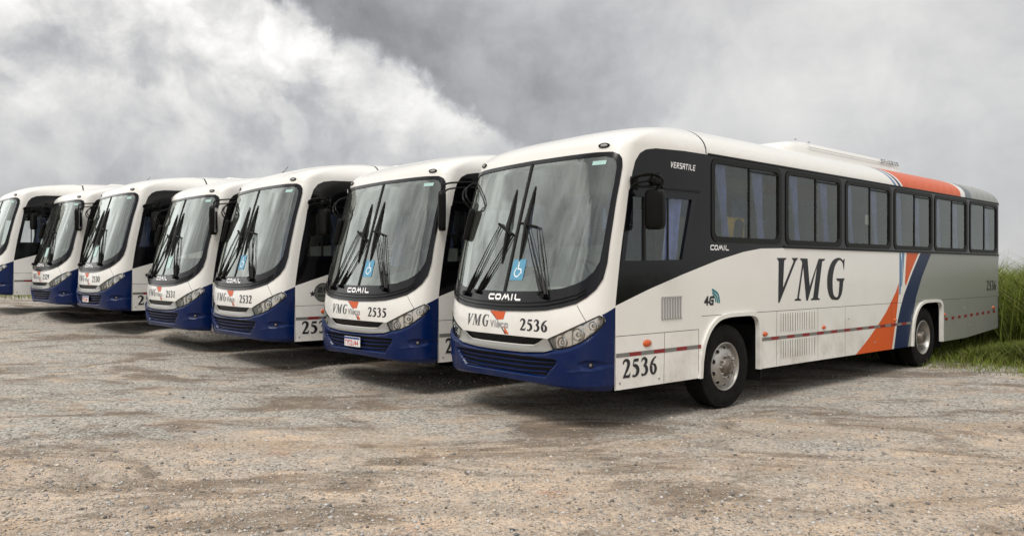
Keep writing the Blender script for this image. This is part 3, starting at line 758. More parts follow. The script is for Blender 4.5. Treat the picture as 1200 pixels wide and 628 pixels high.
        # flares round the arches
        for a, top in ((ARCH1, 1.10), (ARCH2, 1.10)):
            ar = a[:]; c = ((a[0][0]+a[-1][0])/2, .55)
            outl = [(c[0]+(x_-c[0])*1.09, c[1]+(z_-c[1])*(1.085 if z_ > .55 else 1)) for x_, z_ in ar]
            pl = side(ar+outl[::-1], s)
            low = .42 if a is ARCH1 else .395
            clip = [(q[0], max(q[1], low)) for q in pl]
            patch('wheel_arch', [([clip], 0)], ['white_paint'], root, [], .06, .030, rim=.06)
        for c_ in ((s*1.05, 3.33, .50), (s*.98, 9.40, .50)): mb = MB(); mb.box(c_, (.42, .012, .46)); mb.build('mud_flap', 'black_rubber', root, False)
        # small bolts on the battery hatch, handles on the luggage doors
        for y_, w_ in ((.66, .50), (1.30, .49), (6.6, .55), (5.72, .95), (10.4, .95), (10.7, .62)): mb = MB(); mb.box((s*1.252, y_, w_), (.008, .028, .022), bev=.003); mb.build('hatch_lock', 'ink_midgrey', root)
    # underside, floor, wells
    mb = MB()
    mb.box((0, 6.4, 1.165), (2.44, 11.3, .05)); mb.box((0, 1.35, .66), (2.30, 1.3, .42)); mb.box((0, 5.6, .70), (2.36, 4.45, .52)); mb.box((0, 10.9, .76), (2.36, 2.9, .42)); mb.box((0, 6.3, .78), (.9, 11.0, .25))
    mb.box((0, FW, .50), (2.0, .16, .16)); mb.box((0, RW, .50), (1.9, .2, .24))
    mb.build('chassis', 'dark_void', root, False)
    mb = MB(); mb.box((0, 6.3, 1.20), (2.44, 11.0, .02)); mb.box((0, 1.0, 1.0), (2.3, .9, .03)); mb.build('floor', 'interior_floor', root, False)
    # dashboard and wheel, driver's seat
    mb = MB(); mb.box((0, .66, 1.16), (2.16, .40, .36), bev=.06); mb.box((.55, .70, 1.38), (.86, .40, .20), bev=.08); mb.box((-.45, .62, 1.35), (1.0, .30, .12), bev=.05)
    mb.build('dashboard', 'dashboard_grey', root)
    q = Matrix.Translation((.55, .98, 1.58)) @ Matrix.Rotation(R(-55), 4, 'X') @ Matrix.Rotation(R(90), 4, 'Y')
    mb = MB(); prof = [(.018*math.sin(2*math.pi*k/10), .235+.018*math.cos(2*math.pi*k/10)) for k in range(11)]
    mb.lathe(prof, q, 36); mb.lathe([(-.02, .06), (.03, .055), (.035, .001)], q, 20); mb.tube([q @ Vector((0, -.22, 0)), q @ Vector((0, .22, 0))], .014); mb.tube([q @ Vector((0, 0, 0)), q @ Vector((0, 0, .22))], .014)
    mb.tube([(.55, .98, 1.58), (.55, .75, 1.35)], .03); mb.build('steering_wheel', 'black_plastic', root)
    mb = MB(); mb.box((.55, 1.50, 1.48), (.5, .5, .14), bev=.05); mb.box((.55, 1.78, 1.85), (.50, .14, .72), bev=.06); mb.box((.55, 1.80, 2.30), (.28, .10, .20), bev=.04); mb.box((.55, 1.5, 1.3), (.3, .3, .28)); mb.build('driver_seat', 'seat_fabric', root)
    # pale partition behind the driver and cloth screen
    mb = MB(); mb.box((.62, 2.14, 1.75), (1.15, .03, 1.1), bev=.01); mb.box((-.72, 2.14, 1.6), (.95, .03, .8), bev=.01); mb.box((0, 2.16, 2.86), (2.3, .05, .36), bev=.02); mb.build('partition', 'interior_grey', root)
    mb = MB()
    for k in range(8): mb.box((0, 2.6+1.25*k, 3.12), (.5, .7, .02))
    mb.box((.98, 7, 2.98), (.4, 9.4, .06), bev=.02); mb.box((-.98, 7, 2.98), (.4, 9.4, .06), bev=.02); mb.build('luggage_rack', 'interior_grey', root)
    for k in range(11):
        for s in (-1, 1):
            y_ = 2.75+k*.84
            mb = MB()
            for xo in (.50, .96):
                mb.box((s*xo, y_, 1.62), (.43, .46, .13), bev=.04); mb.box((s*xo, y_+.27, 1.98), (.43, .12, .66), bev=.05, rx=-.18)
            mb.box((s*.73, y_, 1.38), (.5, .3, .36)); mb.build('passenger_seat', 'seat_fabric', root)
    # roof air conditioner
    mb = MB()
    def loft(secs):
        vs = []; n = len(secs[0]); fs = []
        for sct in secs: vs += sct
        for i in range(len(secs)-1):
            for k in range(n-1): fs.append((i*n+k, i*n+k+1, (i+1)*n+k+1, (i+1)*n+k))
        return vs, fs
    secs = []
    for y_, hh, ww in ((4.80, -.02, .66), (4.86, .07, .70), (5.15, .135, .74), (5.5, .160, .75), (8.55, .160, .75), (8.75, .145, .74), (8.86, .05, .72), (8.90, -.03, .70)):
        sec = []
        for u, hz in ((-1, -.10), (-.985, .35), (-.95, .72), (-.88, .92), (-.7, 1.0), (0, 1.06), (.7, 1.0), (.88, .92), (.95, .72), (.985, .35), (1, -.10)):
            zz = 3.43 if abs(u) > .98 else 3.45
            sec.append((u*ww, y_, 3.42+max(hz, -.4)*(hh+.04)))
        secs.append(sec)
    vs, fs = loft(secs); mb.add(vs, fs); ac = mb.build('air_conditioner', 'white_paint', root, ang=50); recalc(ac)
    mb = MB()
    for s in (-1, 1):
        mb.box((s*.752, 7.0, 3.52), (.010, 3.0, .005))
        for y_ in (5.2, 5.6): mb.box((s*.70, y_, 3.61), (.03, .03, .02), bev=.006)
    mb.build('cover_seam', 'ink_midgrey', ac, False)
    def acmap(t, v, off):
        o_ = off(t, v) if off else 0*t
        return np.stack([.752+0*t-(v-3.50)*.25+o_, t, v], -1), np.tile([.97, 0, .24], (len(t), 1))
    patch('unit_name', [(tech_polys('SPHEROS', 7.98, 3.515, .062, .078, .026, .016), 0)], ['ink_grey'], ac, [], None, .012, mapf=acmap)
    for y_ in (3.4, 10.2): mb = MB(); mb.box((0, y_, 3.48), (.62, .62, .07), bev=.03); mb.build('roof_hatch', 'white_paint', root)
    # wheels
    for (yy, sx_, rear) in ((FW, 1, 0), (FW, -1, 0), (RW, 1, 1), (RW, -1, 1)):
        q = Matrix.Translation((sx_*1.205, yy, .505)) @ Matrix.Diagonal((sx_, 1, 1, 1))
        wroot = bpy.data.objects.new('wheel', None)
        tp = [(-.26, .30), (-.285, .36), (-.275, .45), (-.25, .492), (-.22, .503)]
        for k in range(5):
            a = -.20+k*.037; tp += [(a, .505), (a+.026, .505), (a+.028, .492), (a+.035, .492)]
        tp += [(-.012, .503), (.0, .496), (.006, .485), (.004, .475), (.010, .45), (.016, .41), (.014, .37), (.006, .335), (.002, .315), (-.004, .300), (-.02, .290)]
        w_ = MB(); w_.lathe(tp, q, 64); wh = recalc(w_.build('wheel', 'tyre', root, ang=30))
        if rear:
            w_ = MB(); q3 = Matrix.Translation((sx_*.865, yy, .505)) @ Matrix.Diagonal((sx_, 1, 1, 1)); w_.lathe(tp, q3, 48); recalc(w_.build('inner_tyre', 'tyre', wh, ang=30))
        b = MB(); n = 60
        if not rear:
            prof = [(-.02, .290), (.006, .292), (.010, .284), (.002, .276), (-.015, .268), (-.04, .258), (-.045, .250)]
            b.lathe(prof, q, n, 0)
            # dished disc: plane ring with hand holes
            prof = [(-.045, .250), (-.035, .235), (-.002, .205), (.018, .175), (.024, .150), (.024, .118), (.020, .112)]
            b.lathe(prof, q, n, 0)
        else:
            prof = [(-.02, .290), (.006, .292), (.010, .284), (.0, .276), (-.03, .266), (-.10, .258), (-.155, .250), (-.165, .235), (-.165, .15), (-.150, .12)]
            b.lathe(prof, q, n, 0)
        rim = recalc(b.build('rim', 'rim_metal', wh, ang=45))
        # hand holes as dark recesses
        b = MB(); b2 = MB()
        for k in range(10):
            a = 2*math.pi*(k+.5)/10
            if not rear:
                c = q @ Vector((-.018, .222*math.cos(a), .222*math.sin(a)))
                ax = (q.to_3x3() @ Vector((.78, .62*math.cos(a), .62*math.sin(a)))).normalized()
                m_ = ax.to_track_quat('X', 'Z').to_matrix().to_4x4()
                tang = (q.to_3x3() @ Vector((0, -math.sin(a), math.cos(a)))); b3 = ax.cross(tang)
                m_ = Matrix((ax, tang, b3)).transposed().to_4x4(); m_.translation = c
                b.lathe([(-.004, .041), (.006, .040), (.008, .034), (-.006, .032)], m_ @ Matrix.Diagonal((1, .8, .62, 1)), 18, 0)
                b.lathe([(.0055, .0345), (.0055, .0005)], m_ @ Matrix.Diagonal((1, .8, .62, 1)), 18, 1)
            else:
                c = q @ Vector((-.163, .205*math.cos(a), .205*math.sin(a)))
                m_ = Matrix.Translation(c) @ Matrix.Diagonal((sx_, 1, 1, 1)); b.lathe([(.003, .024), (.003, .0005)], m_, 14, 1)
            c = q @ Vector((.030 if not rear else -.155, .135*math.cos(a+.3), .135*math.sin(a+.3)))
            m_ = Matrix.Translation(c) @ Matrix.Diagonal((sx_, 1, 1, 1)); b2.lathe([(-.01, .016), (.018, .015), (.022, .010), (.023, .0005)], m_, 6, 0)
        recalc(b.build('hand_holes', ['rim_metal', 'dark_void'], rim, False))
        if not rear: b2.lathe([(.02, .112), (.045, .105), (.062, .085), (.066, .080), (.085, .060), (.088, .0005)], q, 28, 1)
        else: b2.lathe([(-.15, .125), (-.09, .12), (-.05, .105), (.01, .095), (.02, .085), (.022, .0005)], q, 28, 1)
        recalc(b2.build('hub', ['rim_metal', 'hub_metal'], wh))
    # wipers: double arm linkage and long blade
    for piv, piv2, joint, top, bot in (((.665, 1.405), (.60, 1.43), (.125, 2.20), (.147, 2.615), (.150, 1.76)), ((-.690, 1.405), (-.46, 1.43), (-.22, 2.20), (-.170, 2.60), (-.150, 1.74))):
        sp = surfpt
        b = MB()
        for p0, dx in ((piv, 0.), (piv2, .0)):
            right = piv[0] > 0
            p1 = ((.335, 2.13) if p0 is piv else (.125, 2.19)) if right else ((-.32, 2.20) if p0 is piv else (-.08, 2.06))
            pts = [sp(p0[0]+(p1[0]-p0[0])*u, p0[1]+(p1[1]-p0[1])*u, .018+.016*math.sin(u*math.pi)) for u in np.linspace(0, 1, 7)]
            b.tube(pts, [.022, .018, .008, .007, .006, .006, .006], 6)
            b.tube([p+Vector((.040, 0, 0)) for p in pts], [.012, .008, .005, .005, .005, .005, .005], 6)
        b.tube([sp(.06, 2.19, .032), sp(.35, 2.13, .032)] if piv[0] > 0 else [sp(-.33, 2.20, .032), sp(-.06, 2.06, .032)], .016, 6)
        b.tube([sp(piv[0], piv[1]-.02, .0), sp(piv[0], piv[1]-.02, .07)], .030, 10)
        b.tube([sp(piv2[0], piv2[1]-.02, .0), sp(piv2[0], piv2[1]-.02, .06)], .022, 10)
        wp = b.build('wiper', 'black_plastic', root)
        b = MB(); bl = lambda u, o: sp(bot[0]+(top[0]-bot[0])*u, bot[1]+(top[1]-bot[1])*u, o)
        us = np.linspace(0, 1, 13)
        b.tube([bl(u, .010+.010*math.sin(u*math.pi)) for u in us], [.005+.019*math.sin(math.pi*u)**.8 for u in us], 8)
        b.tube([bl(u, .030) for u in (.38, .5, .62)], [.014, .026, .014], 6)
        b.build('wiper_blade', 'black_rubber', wp)
    # access sticker behind the glass, tax sticker
    cxs, cys = .155, 1.672
    pers = [front(p) for p in stroke([(cxs-.005, cys+.065, .02), (cxs-.005, cys+.01, .02), (cxs+.045, cys+.005, .018), (cxs+.06, cys-.045, .018)], smooth=False)+[ell(cxs-.007, cys+.085, .013, .013, 10)]+stroke([(cxs-.03, cys+.02, .014), (cxs-.055, cys-.03, .014), (cxs-.03, cys-.07, .014), (cxs+.01, cys-.075, .014), (cxs+.04, cys-.04, .014)])]
    patch('access_sticker', [(pers, 1), ([front(rrect(.045, 1.555, .26, 1.785, .012, 2))], 0)], ['sticker_blue', 'sticker_white'], root, [], .05, .007)
    patch('tax_sticker', [([front(rrect(.93, 2.775, 1.085, 2.82, .004, 2))], 0)], ['sticker_mint'], root, [], .05, .006)
    # right-hand mirror (viewer's left), hanging forward of the glass
    b = MB(); pts = catmull([(-1.22, .92, 2.80), (-1.24, .70, 2.77), (-1.14, .45, 2.68), (-1.02, .34, 2.54), (-.975, .42, 2.42)], 5)
    b.tube(pts, .012, 6); b.tube([Vector(p)+Vector((.035, .02, .03)) for p in pts[:-2]]+[Vector(pts[-1])], .010, 6); arm = b.build('mirror_arm', 'black_plastic', root)
    b = MB(); b.pebble((-.985, .40, 2.235), (.12, .075, .40), Matrix.Rotation(R(-35), 3, 'Z') @ Matrix.Rotation(-.22, 3, 'X')); mr = b.build('side_mirror', 'black_plastic', root)
    return root

def add_left_mirror(root, forward):
    if forward:
        b = MB(); pts = catmull([(1.25, 1.22, 2.86), (1.33, .95, 2.83), (1.38, .66, 2.79), (1.375, .57, 2.74), (1.37, .57, 2.62)], 5)
        b.tube(pts, .013, 6); b.tube([Vector(p)+Vector((0, .03, -.07)) for p in pts[:-2]]+[Vector(pts[-1])], .011, 6); b.box((1.256, 1.22, 2.83), (.02, .10, .13), bev=.008); b.build('mirror_arm', 'black_plastic', root)
        b = MB(); b.pebble((1.365, .56, 2.42), (.21, .11, .52), Matrix.Rotation(R(-38), 3, 'Z')); m = b.build('side_mirror', 'black_plastic', root)
        b = MB(); c = Vector((1.365, .56, 2.42))+Matrix.Rotation(R(-38), 3, 'Z') @ Vector((0, .052, 0)); b.box(c, (.17, .004, .44), rz=R(-38)); b.build('mirror_glass', 'lamp_glass', m)
    else:
        b = MB(); pts = catmull([(1.25, .86, 2.56), (1.30, .80, 2.62), (1.40, .86, 2.66), (1.46, .98, 2.66), (1.47, 1.08, 2.60), (1.45, 1.0, 2.50)], 5)
        b.tube(pts, .020, 7); b.tube([Vector(p)+Vector((0, 0, -.075)) for p in pts[:-3]]+[Vector(pts[-1])], .012, 6)
        b.tube([(1.25, 1.18, 2.70), (1.40, 1.12, 2.69), (1.47, 1.08, 2.60)], .012, 6); b.tube([(1.25, 1.18, 2.58), (1.46, 1.06, 2.57)], .010, 6)
        b.box((1.44, 1.0, 2.60), (.10, .16, .10), bev=.03); b.box((1.256, .88, 2.58), (.02, .12, .14), bev=.008); b.build('mirror_arm', 'black_plastic', root)
        b = MB(); b.pebble((1.45, .985, 2.30), (.21, .12, .42), Matrix.Rotation(R(10), 3, 'Z')); m = b.build('side_mirror', 'black_plastic', root)
        b = MB(); c = Vector((1.45, .985, 2.30))+Matrix.Rotation(R(10), 3, 'Z') @ Vector((0, .057, 0)); b.box(c, (.16, .004, .34), rz=R(10)); b.build('mirror_glass', 'lamp_glass', m)

def copy_tree(o, parent=None):
    c = o.copy(); COL.objects.link(c); c.parent = parent
    for ch in list(o.children): copy_tree(ch, c)
    return c

# ------------------------------------------------------------------ bus poses (front origin on the ground, heading)
BUSES = [
 ('2536', -.198, 8.205, -.003, -49.58, 'folded', 'white and blue bus numbered 2536 nearest the camera, whole side with large VMG visible'),
 ('2535', -2.258, 10.295, .014, -46.48, 'forward', 'bus numbered 2535 with a licence plate, second from the right'),
 ('2532', -4.663, 12.084, .118, -47.2, 'folded', 'bus numbered 2532 with a round grey emblem, third from the right'),
 ('2531', -6.722, 13.958, .136, -46.25, 'forward', 'white and blue bus numbered 2531 parked between buses 2532 and 2530'),
 ('2530', -9.235, 15.962, .386, -44.77, 'folded', 'white and blue bus numbered 2530 with a small plate, behind bus 2531'),
 ('2529', -11.465, 17.831, .414, -44.1, 'forward', 'white and blue bus numbered 2529, second bus from the left edge'),
 ('', -13.906, 19.276, .60, -46.0, 'folded', 'leftmost bus, its front cut off by the left edge of the photo'),
]
# ------------------------------------------------------------------ terrain
U0 = np.array([-.2, 8.2]); UN = np.array([-.70, .714])
GU = np.array([-40, 0, 2.93, 5.9, 8.6, 11.8, 14.7, 16.9, 24, 60]); GZ = np.array([0, 0, .02, .10, .17, .34, .44, .58, .75, 1.0])
def gz(x, y):
    x = np.asarray(x, float); y = np.asarray(y, float)
    u = (x-U0[0])*UN[0]+(y-U0[1])*UN[1]
    g = sum(np.interp(u+d, GU, GZ) for d in (-1, 0, 1))/3
    front_ = (x-U0[0])*.714+(y-U0[1])*.70     # distance behind the row's front line
    g = g*np.clip((front_+9)/8, 0, 1)
    num = g*1.0; den = np.ones_like(g)
    for n, bx, by, bz, yaw, *_ in BUSES:
        a = R(yaw); c, s = math.cos(a), math.sin(a)
        lx = (x-bx)*c+(y-by)*s; ly = -(x-bx)*s+(y-by)*c
        d = np.maximum(np.maximum(np.abs(lx)-1.25, 0), np.maximum(np.maximum(1.6-ly, ly-12.5), 0))
        w = 30*np.exp(-(d/.33)**2); num = num+w*(bz-.004); den = den+w
    return num/den
def fbm(x, y, seed=0):
    r = np.random.default_rng(seed); o = 0
    for k in range(7):
        f = .35*1.9**k; a = r.uniform(0, 6.28); p, q = r.uniform(0, 6.28, 2); o = o+np.sin((x*math.cos(a)+y*math.sin(a))*f+p+1.3*np.sin((y*math.cos(a)-x*math.sin(a))*f*.7+q))/1.5**k
    return o
def build_ground():
    def axis(lo, hi, fine_lo, fine_hi, st_):
        a = [fine_lo]; 
        while a[-1] < fine_hi: a.append(a[-1]+st_)
        up_ = a[-1]; s_ = st_
        while up_ < hi: s_ *= 1.25; up_ += s_; a.append(up_)
        dn = fine_lo; s_ = st_
        while dn > lo: s_ *= 1.25; dn -= s_; a.insert(0, dn)
        return np.array(a)
    xs = axis(-3000, 3000, -18, 14, .16); ys = axis(-3000, 3000, 1.5, 34, .16)
    X_, Y_ = np.meshgrid(xs, ys); Z_ = gz(X_, Y_)
    near = np.exp(-np.clip(np.hypot(X_, Y_-10)-22, 0, None)/8)
    Z_ = Z_+near*(.010*fbm(X_, Y_, 1)+.004*fbm(X_*4, Y_*4, 2))
    far = np.clip((np.hypot(X_, Y_)-60)/500, 0, 1); Z_ = Z_-far*40
    nx, ny = len(xs), len(ys)
    v = np.stack([X_.ravel(), Y_.ravel(), Z_.ravel()], -1)
    i = np.arange(nx*ny).reshape(ny, nx); q = np.stack([i[:-1, :-1], i[:-1, 1:], i[1:, 1:], i[1:, :-1]], -1).reshape(-1, 4)
    me = bpy.data.meshes.new('ground'); me.vertices.add(len(v)); me.vertices.foreach_set('co', v.ravel())
    me.loops.add(len(q)*4); me.loops.foreach_set('vertex_index', q.ravel().astype(np.int32)); me.polygons.add(len(q)); me.polygons.foreach_set('loop_start', np.arange(0, len(q)*4, 4, dtype=np.int32))
    me.update(calc_edges=True); me.polygons.foreach_set('use_smooth', [True]*len(q)); me.materials.append(ground_mat())
    o = bpy.data.objects.new('ground', me); COL.objects.link(o); tag(o, 'grey gravel yard with tan dirt patches', 'ground', kind='structure'); return o
GRASS_N = (.714, .70); GRASS_C = 8.55    # grass starts this far behind the front line
def grass_edge(x, y):
    d = (x-U0[0])*.735+(y-U0[1])*.678-9.0
    return d+.5*np.sin(x*.9+1)+.25*np.sin(x*2.3+y*1.7)
def ground_mat():
    m, t = newmat('gravel_ground')
    tc_ = t.node('ShaderNodeTexCoord').outputs['Object']
    p = t.node('ShaderNodeBsdfPrincipled', {'Roughness': .92, 'Specular IOR Level': .25})
    def sc(vx, s): 
        n = t.node('ShaderNodeMapping', {'Vector': tc_, 'Scale': (s[0], s[1], s[2])}); return n.outputs[0]
    big = t.noise(sc(0, (.30, .55, 1)), 1.0, 5, .62, .4)
    mid = t.noise(sc(0, (1., 1.7, 1)), 1.6, 6, .65, .2)
    fine = t.noise(tc_, 38, 5, .7)
    vor = t.node('ShaderNodeTexVoronoi', {'Vector': tc_, 'Scale': 42., 'Randomness': 1.}); vor2 = t.node('ShaderNodeTexVoronoi', {'Vector': tc_, 'Scale': 95.})
    pebc = t.node('ShaderNodeSeparateColor', {0: vor.outputs['Color']}).outputs[0]
    pebc2 = t.node('ShaderNodeSeparateColor', {0: vor2.outputs['Color']}).outputs[1]
    grav = t.mix(t.mapr(pebc, 0, 1, smooth=False), (.12, .112, .10), (.72, .685, .62))
    grav = t.mix(t.math('MULTIPLY', t.mapr(pebc2, .0, 1., smooth=False), .5), grav, (.36, .335, .30))
    tan = t.mix(t.mapr(fine, .25, .75), (.32, .235, .165), (.86, .68, .52))
    red = t.mix(t.mapr(fine, .3, .7), (.30, .14, .08), (.50, .28, .17))
    yy = t.dot(tc_, (.10, -1, 0))
    zone = t.mapr(t.math('ADD', yy, t.math('MULTIPLY', t.math('SUBTRACT', big, .5), 13.0)), -9.2, -5.4)
    m2 = t.math('ADD', t.math('MULTIPLY', zone, .75), t.mapr(mid, .48, .66, 0, .7))
    m2 = t.math('MULTIPLY', m2, t.mapr(t.noise(tc_, 3.2, 6, .7), .22, .62, .35, 1.0), True)
    c = t.mix(m2, grav, tan)
    rm = t.math('MULTIPLY', t.mapr(t.noise(sc(0, (.8, 1.6, 1)), .9, 4, .6, .5), .62, .72), .55)
    c = t.mix(rm, c, red)
    # damp darker dirt patches
    dk = t.math('MULTIPLY', t.mapr(t.noise(sc(0, (.40, .8, 1)), 1.3, 7, .70, .8), .48, .61), .78)
    c = t.mix(dk, c, (.17, .125, .088))
    lt = t.math('MULTIPLY', t.mapr(t.noise(sc(0, (.55, 1.3, 1)), 1.9, 7, .70, .6), .55, .70), .5)
    c = t.mix(lt, c, (.78, .63, .49))
    gp = t.mapr(pebc, .93, 1., 0, .55); c = t.mix(gp, c, (.08, .075, .07))
    # old wheel tracks, pressed and slightly darker, crossing in front of the row
    wv = t.math('MULTIPLY', t.math('SUBTRACT', t.noise(tc_, .22, 3, .5), .5), 3.2)
    def track(n_, c0):
        a_ = t.math('ABSOLUTE', t.math('ADD', t.math('ADD', t.dot(tc_, n_), wv), -c0)); return t.mapr(a_, .08, .26, 1, 0)
    tr_ = track((.30, .95, 0), 6.6)
    for n_, c0 in (((.30, .95, 0), 8.5), ((-.10, .99, 0), 5.1), ((-.10, .99, 0), 7.0)): tr_ = t.math('MAXIMUM', tr_, track(n_, c0))
    trk = t.math('MULTIPLY', t.math('MULTIPLY', tr_, t.mapr(mid, .35, .6)), .34)
    c = t.mix(trk, c, (.20, .15, .105))
    # soil under the grass
    gd = t.math('ADD', t.dot(tc_, (.735, .678, 0)), -(U0[0]*.735+U0[1]*.678)-9.0)
    gm = t.mapr(t.math('ADD', gd, t.math('MULTIPLY', t.math('SUBTRACT', mid, .5), 2.2)), -.1, .9)
    c = t.mix(gm, c, t.mix(t.mapr(fine, .3, .7), (.035, .055, .015), (.10, .12, .04)))
    t.l.new(c, p.inputs['Base Color'])
    h = t.math('ADD', t.math('MULTIPLY', t.mapr(vor.outputs['Distance'], 0, .6, 1, 0), .55), t.math('MULTIPLY', t.mapr(vor2.outputs['Distance'], 0, .6, 1, 0), .25))
    h = t.math('ADD', t.math('MULTIPLY', h, t.mapr(m2, .2, 1., 1., .45)), t.math('MULTIPLY', fine, .5))
    b = t.node('ShaderNodeBump', {'Strength': .8, 'Distance': .013, 'Height': h})
    b2 = t.node('ShaderNodeBump', {'Strength': .8, 'Distance': .065, 'Height': t.noise(tc_, 4.2, 8, .70, .3), 'Normal': b.outputs[0]})
    t.l.new(b2.outputs[0], p.inputs['Normal'])
    out(t, p.outputs[0]); return m

def np_mesh(name, v, f, mat, col=None, nper=3):
    me = bpy.data.meshes.new(name); me.vertices.add(len(v)); me.vertices.foreach_set('co', np.asarray(v, np.float32).ravel())
    f = np.asarray(f, np.int32); me.loops.add(f.size); me.loops.foreach_set('vertex_index', f.ravel()); me.polygons.add(len(f)); me.polygons.foreach_set('loop_start', np.arange(0, f.size, f.shape[1], dtype=np.int32))
    me.update(calc_edges=True)
    if col is not None:
        a = me.color_attributes.new('tone', 'FLOAT_COLOR', 'POINT'); a.data.foreach_set('color', np.asarray(col, np.float32).ravel())
    me.materials.append(mat); o = bpy.data.objects.new(name, me); COL.objects.link(o); return o
def tone_mat(name, rough, sub=0., bump=0.):
    m, t = newmat(name); a = t.node('ShaderNodeVertexColor', layer_name='tone').outputs[0]
    p = t.node('ShaderNodeBsdfPrincipled', {'Roughness': rough, 'Base Color': a, 'Specular IOR Level': .3})
    if bump:
        b = t.node('ShaderNodeBump', {'Strength': .5, 'Distance': .002, 'Height': t.noise(t.node('ShaderNodeTexCoord').outputs['Object'], 300, 3)}); t.l.new(b.outputs[0], p.inputs['Normal'])
    if sub:
        tr = t.node('ShaderNodeBsdfTranslucent', {'Color': a}); mx_ = t.node('ShaderNodeMixShader', {0: sub}); t.l.new(p.outputs[0], mx_.inputs[1]); t.l.new(tr.outputs[0], mx_.inputs[2]); out(t, mx_.outputs[0])
    else: out(t, p.outputs[0])
    return m
def build_stones():
    # a rough octahedron-derived pebble
    base = np.array([(1, 0, 0), (-1, 0, 0), (0, 1, 0), (0, -1, 0), (0, 0, 1), (0, 0, -1), (.6, .6, .55), (-.6, .6, .55), (-.6, -.6, .55), (.6, -.6, .55)], float)
    tri = np.array([(0, 2, 6), (2, 4, 6), (4, 0, 6), (2, 1, 7), (1, 4, 7), (4, 2, 7), (1, 3, 8), (3, 4, 8), (4, 1, 8), (3, 0, 9), (0, 4, 9), (4, 3, 9), (0, 5, 2), (2, 5, 1), (1, 5, 3), (3, 5, 0)])
    N = 75000
    k = rng.uniform(-.78, .78, N); d = 4.2*np.exp(rng.uniform(0, 1.15, N)**1.15*1.15)
    x_ = k*d; y_ = d
    dens = fbm(x_*1.4, y_*1.8, 5); keep = dens+rng.normal(0, .8, N) > -.3; x_, y_ = x_[keep], y_[keep]; N = len(x_)
    s_ = .0045*np.exp(rng.exponential(.34, N)); s_ = np.clip(s_, .003, .021)
    sc_ = s_[:, None]*rng.uniform(.6, 1.25, (N, 3))*np.array([1, 1, .7]); a = rng.uniform(0, 6.28, N)
    v = base[None]*(1+rng.uniform(-.35, .25, (N, len(base), 1)))*sc_[:, None]
    c, s = np.cos(a)[:, None], np.sin(a)[:, None]
    vx = v[..., 0]*c-v[..., 1]*s; vy = v[..., 0]*s+v[..., 1]*c
    z_ = gz(x_, y_)+.010*fbm(x_, y_, 1)+.004*fbm(x_*4, y_*4, 2)
    V = np.stack([vx+x_[:, None], vy+y_[:, None], v[..., 2]+(z_+s_*.15)[:, None]], -1).reshape(-1, 3)
    Fc = (tri[None]+np.arange(N)[:, None, None]*len(base)).reshape(-1, 3)
    g = rng.uniform(.22, .60, N)*rng.choice([1, 1, 1, 1, .45], N); w = rng.uniform(.0, 1, N)
    col = np.stack([g*(1+.12*w), g*(1-.02*w), g*(1-.20*w), np.ones(N)], -1); col = np.repeat(col, len(base), 0)
    o = np_mesh('gravel', V, Fc, tone_mat('stone', .9, bump=1), col); tag(o, 'loose grey and tan gravel stones scattered over the yard', 'gravel', kind='stuff')
def blades(name, x_, y_, h, w, lean, cols, label, cat):
    N = len(x_); K = 5
    a = rng.uniform(0, 6.28, N); b = a+rng.uniform(-1.2, 1.2, N); z0 = gz(x_, y_)
    V = np.zeros((N, K*2-1, 3)); 
    for k in range(K):
        u = k/(K-1); hh = h*(u-.12*lean*u**3); of = lean*h*u**2.2*.75
        cx_ = x_+np.cos(a)*of; cy_ = y_+np.sin(a)*of; ww = w*(1-u**1.6)*.5*(.6+.8*min(u*4, 1) if k == 0 else 1)
        if k == K-1: V[:, 2*k] = np.stack([cx_, cy_, z0+hh-.02], -1)
        else:
            V[:, 2*k] = np.stack([cx_-np.sin(b)*ww, cy_+np.cos(b)*ww, z0+hh-.02], -1); V[:, 2*k+1] = np.stack([cx_+np.sin(b)*ww, cy_-np.cos(b)*ww, z0+hh-.02], -1)
    f = []
    for k in range(K-2): f += [(2*k, 2*k+1, 2*k+3), (2*k, 2*k+3, 2*k+2)]
    f.append((2*(K-2), 2*(K-2)+1, 2*(K-1)))
    f = np.array(f); Fc = (f[None]+np.arange(N)[:, None, None]*(2*K-1)).reshape(-1, 3)
    grad = np.linspace(.62, 1.55, 2*K-1)  # lit look of the tips painted into the colour, over naturally paler tips
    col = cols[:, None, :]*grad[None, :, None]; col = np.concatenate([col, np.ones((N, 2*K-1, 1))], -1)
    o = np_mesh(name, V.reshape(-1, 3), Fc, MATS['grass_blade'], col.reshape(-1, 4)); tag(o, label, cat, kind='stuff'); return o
def in_bus(x_, y_):
    r = np.zeros(len(x_), bool)
    for n, bx, by, bz, yaw, *_ in BUSES:
        a = R(yaw); c, s = math.cos(a), math.sin(a); lx = (x_-bx)*c+(y_-by)*s; ly = -(x_-bx)*s+(y_-by)*c
        r |= (np.abs(lx) < 1.35) & (ly > 0) & (ly < 12.75)
    return r
def gcol(N, dry=.15):
    u = rng.uniform(0, 1, (N, 1)); g = np.array([[.10, .145, .018]])*(1-u)+np.array([[.30, .35, .065]])*u
    g = g*(.62+.5*np.clip(rng.uniform(0, 1, (N, 1))*1.2, 0, 1)); d = rng.uniform(0, 1, N) < dry; g[d] = np.array([.30, .26, .12])*rng.uniform(.6, 1.1, (d.sum(), 1)); return g
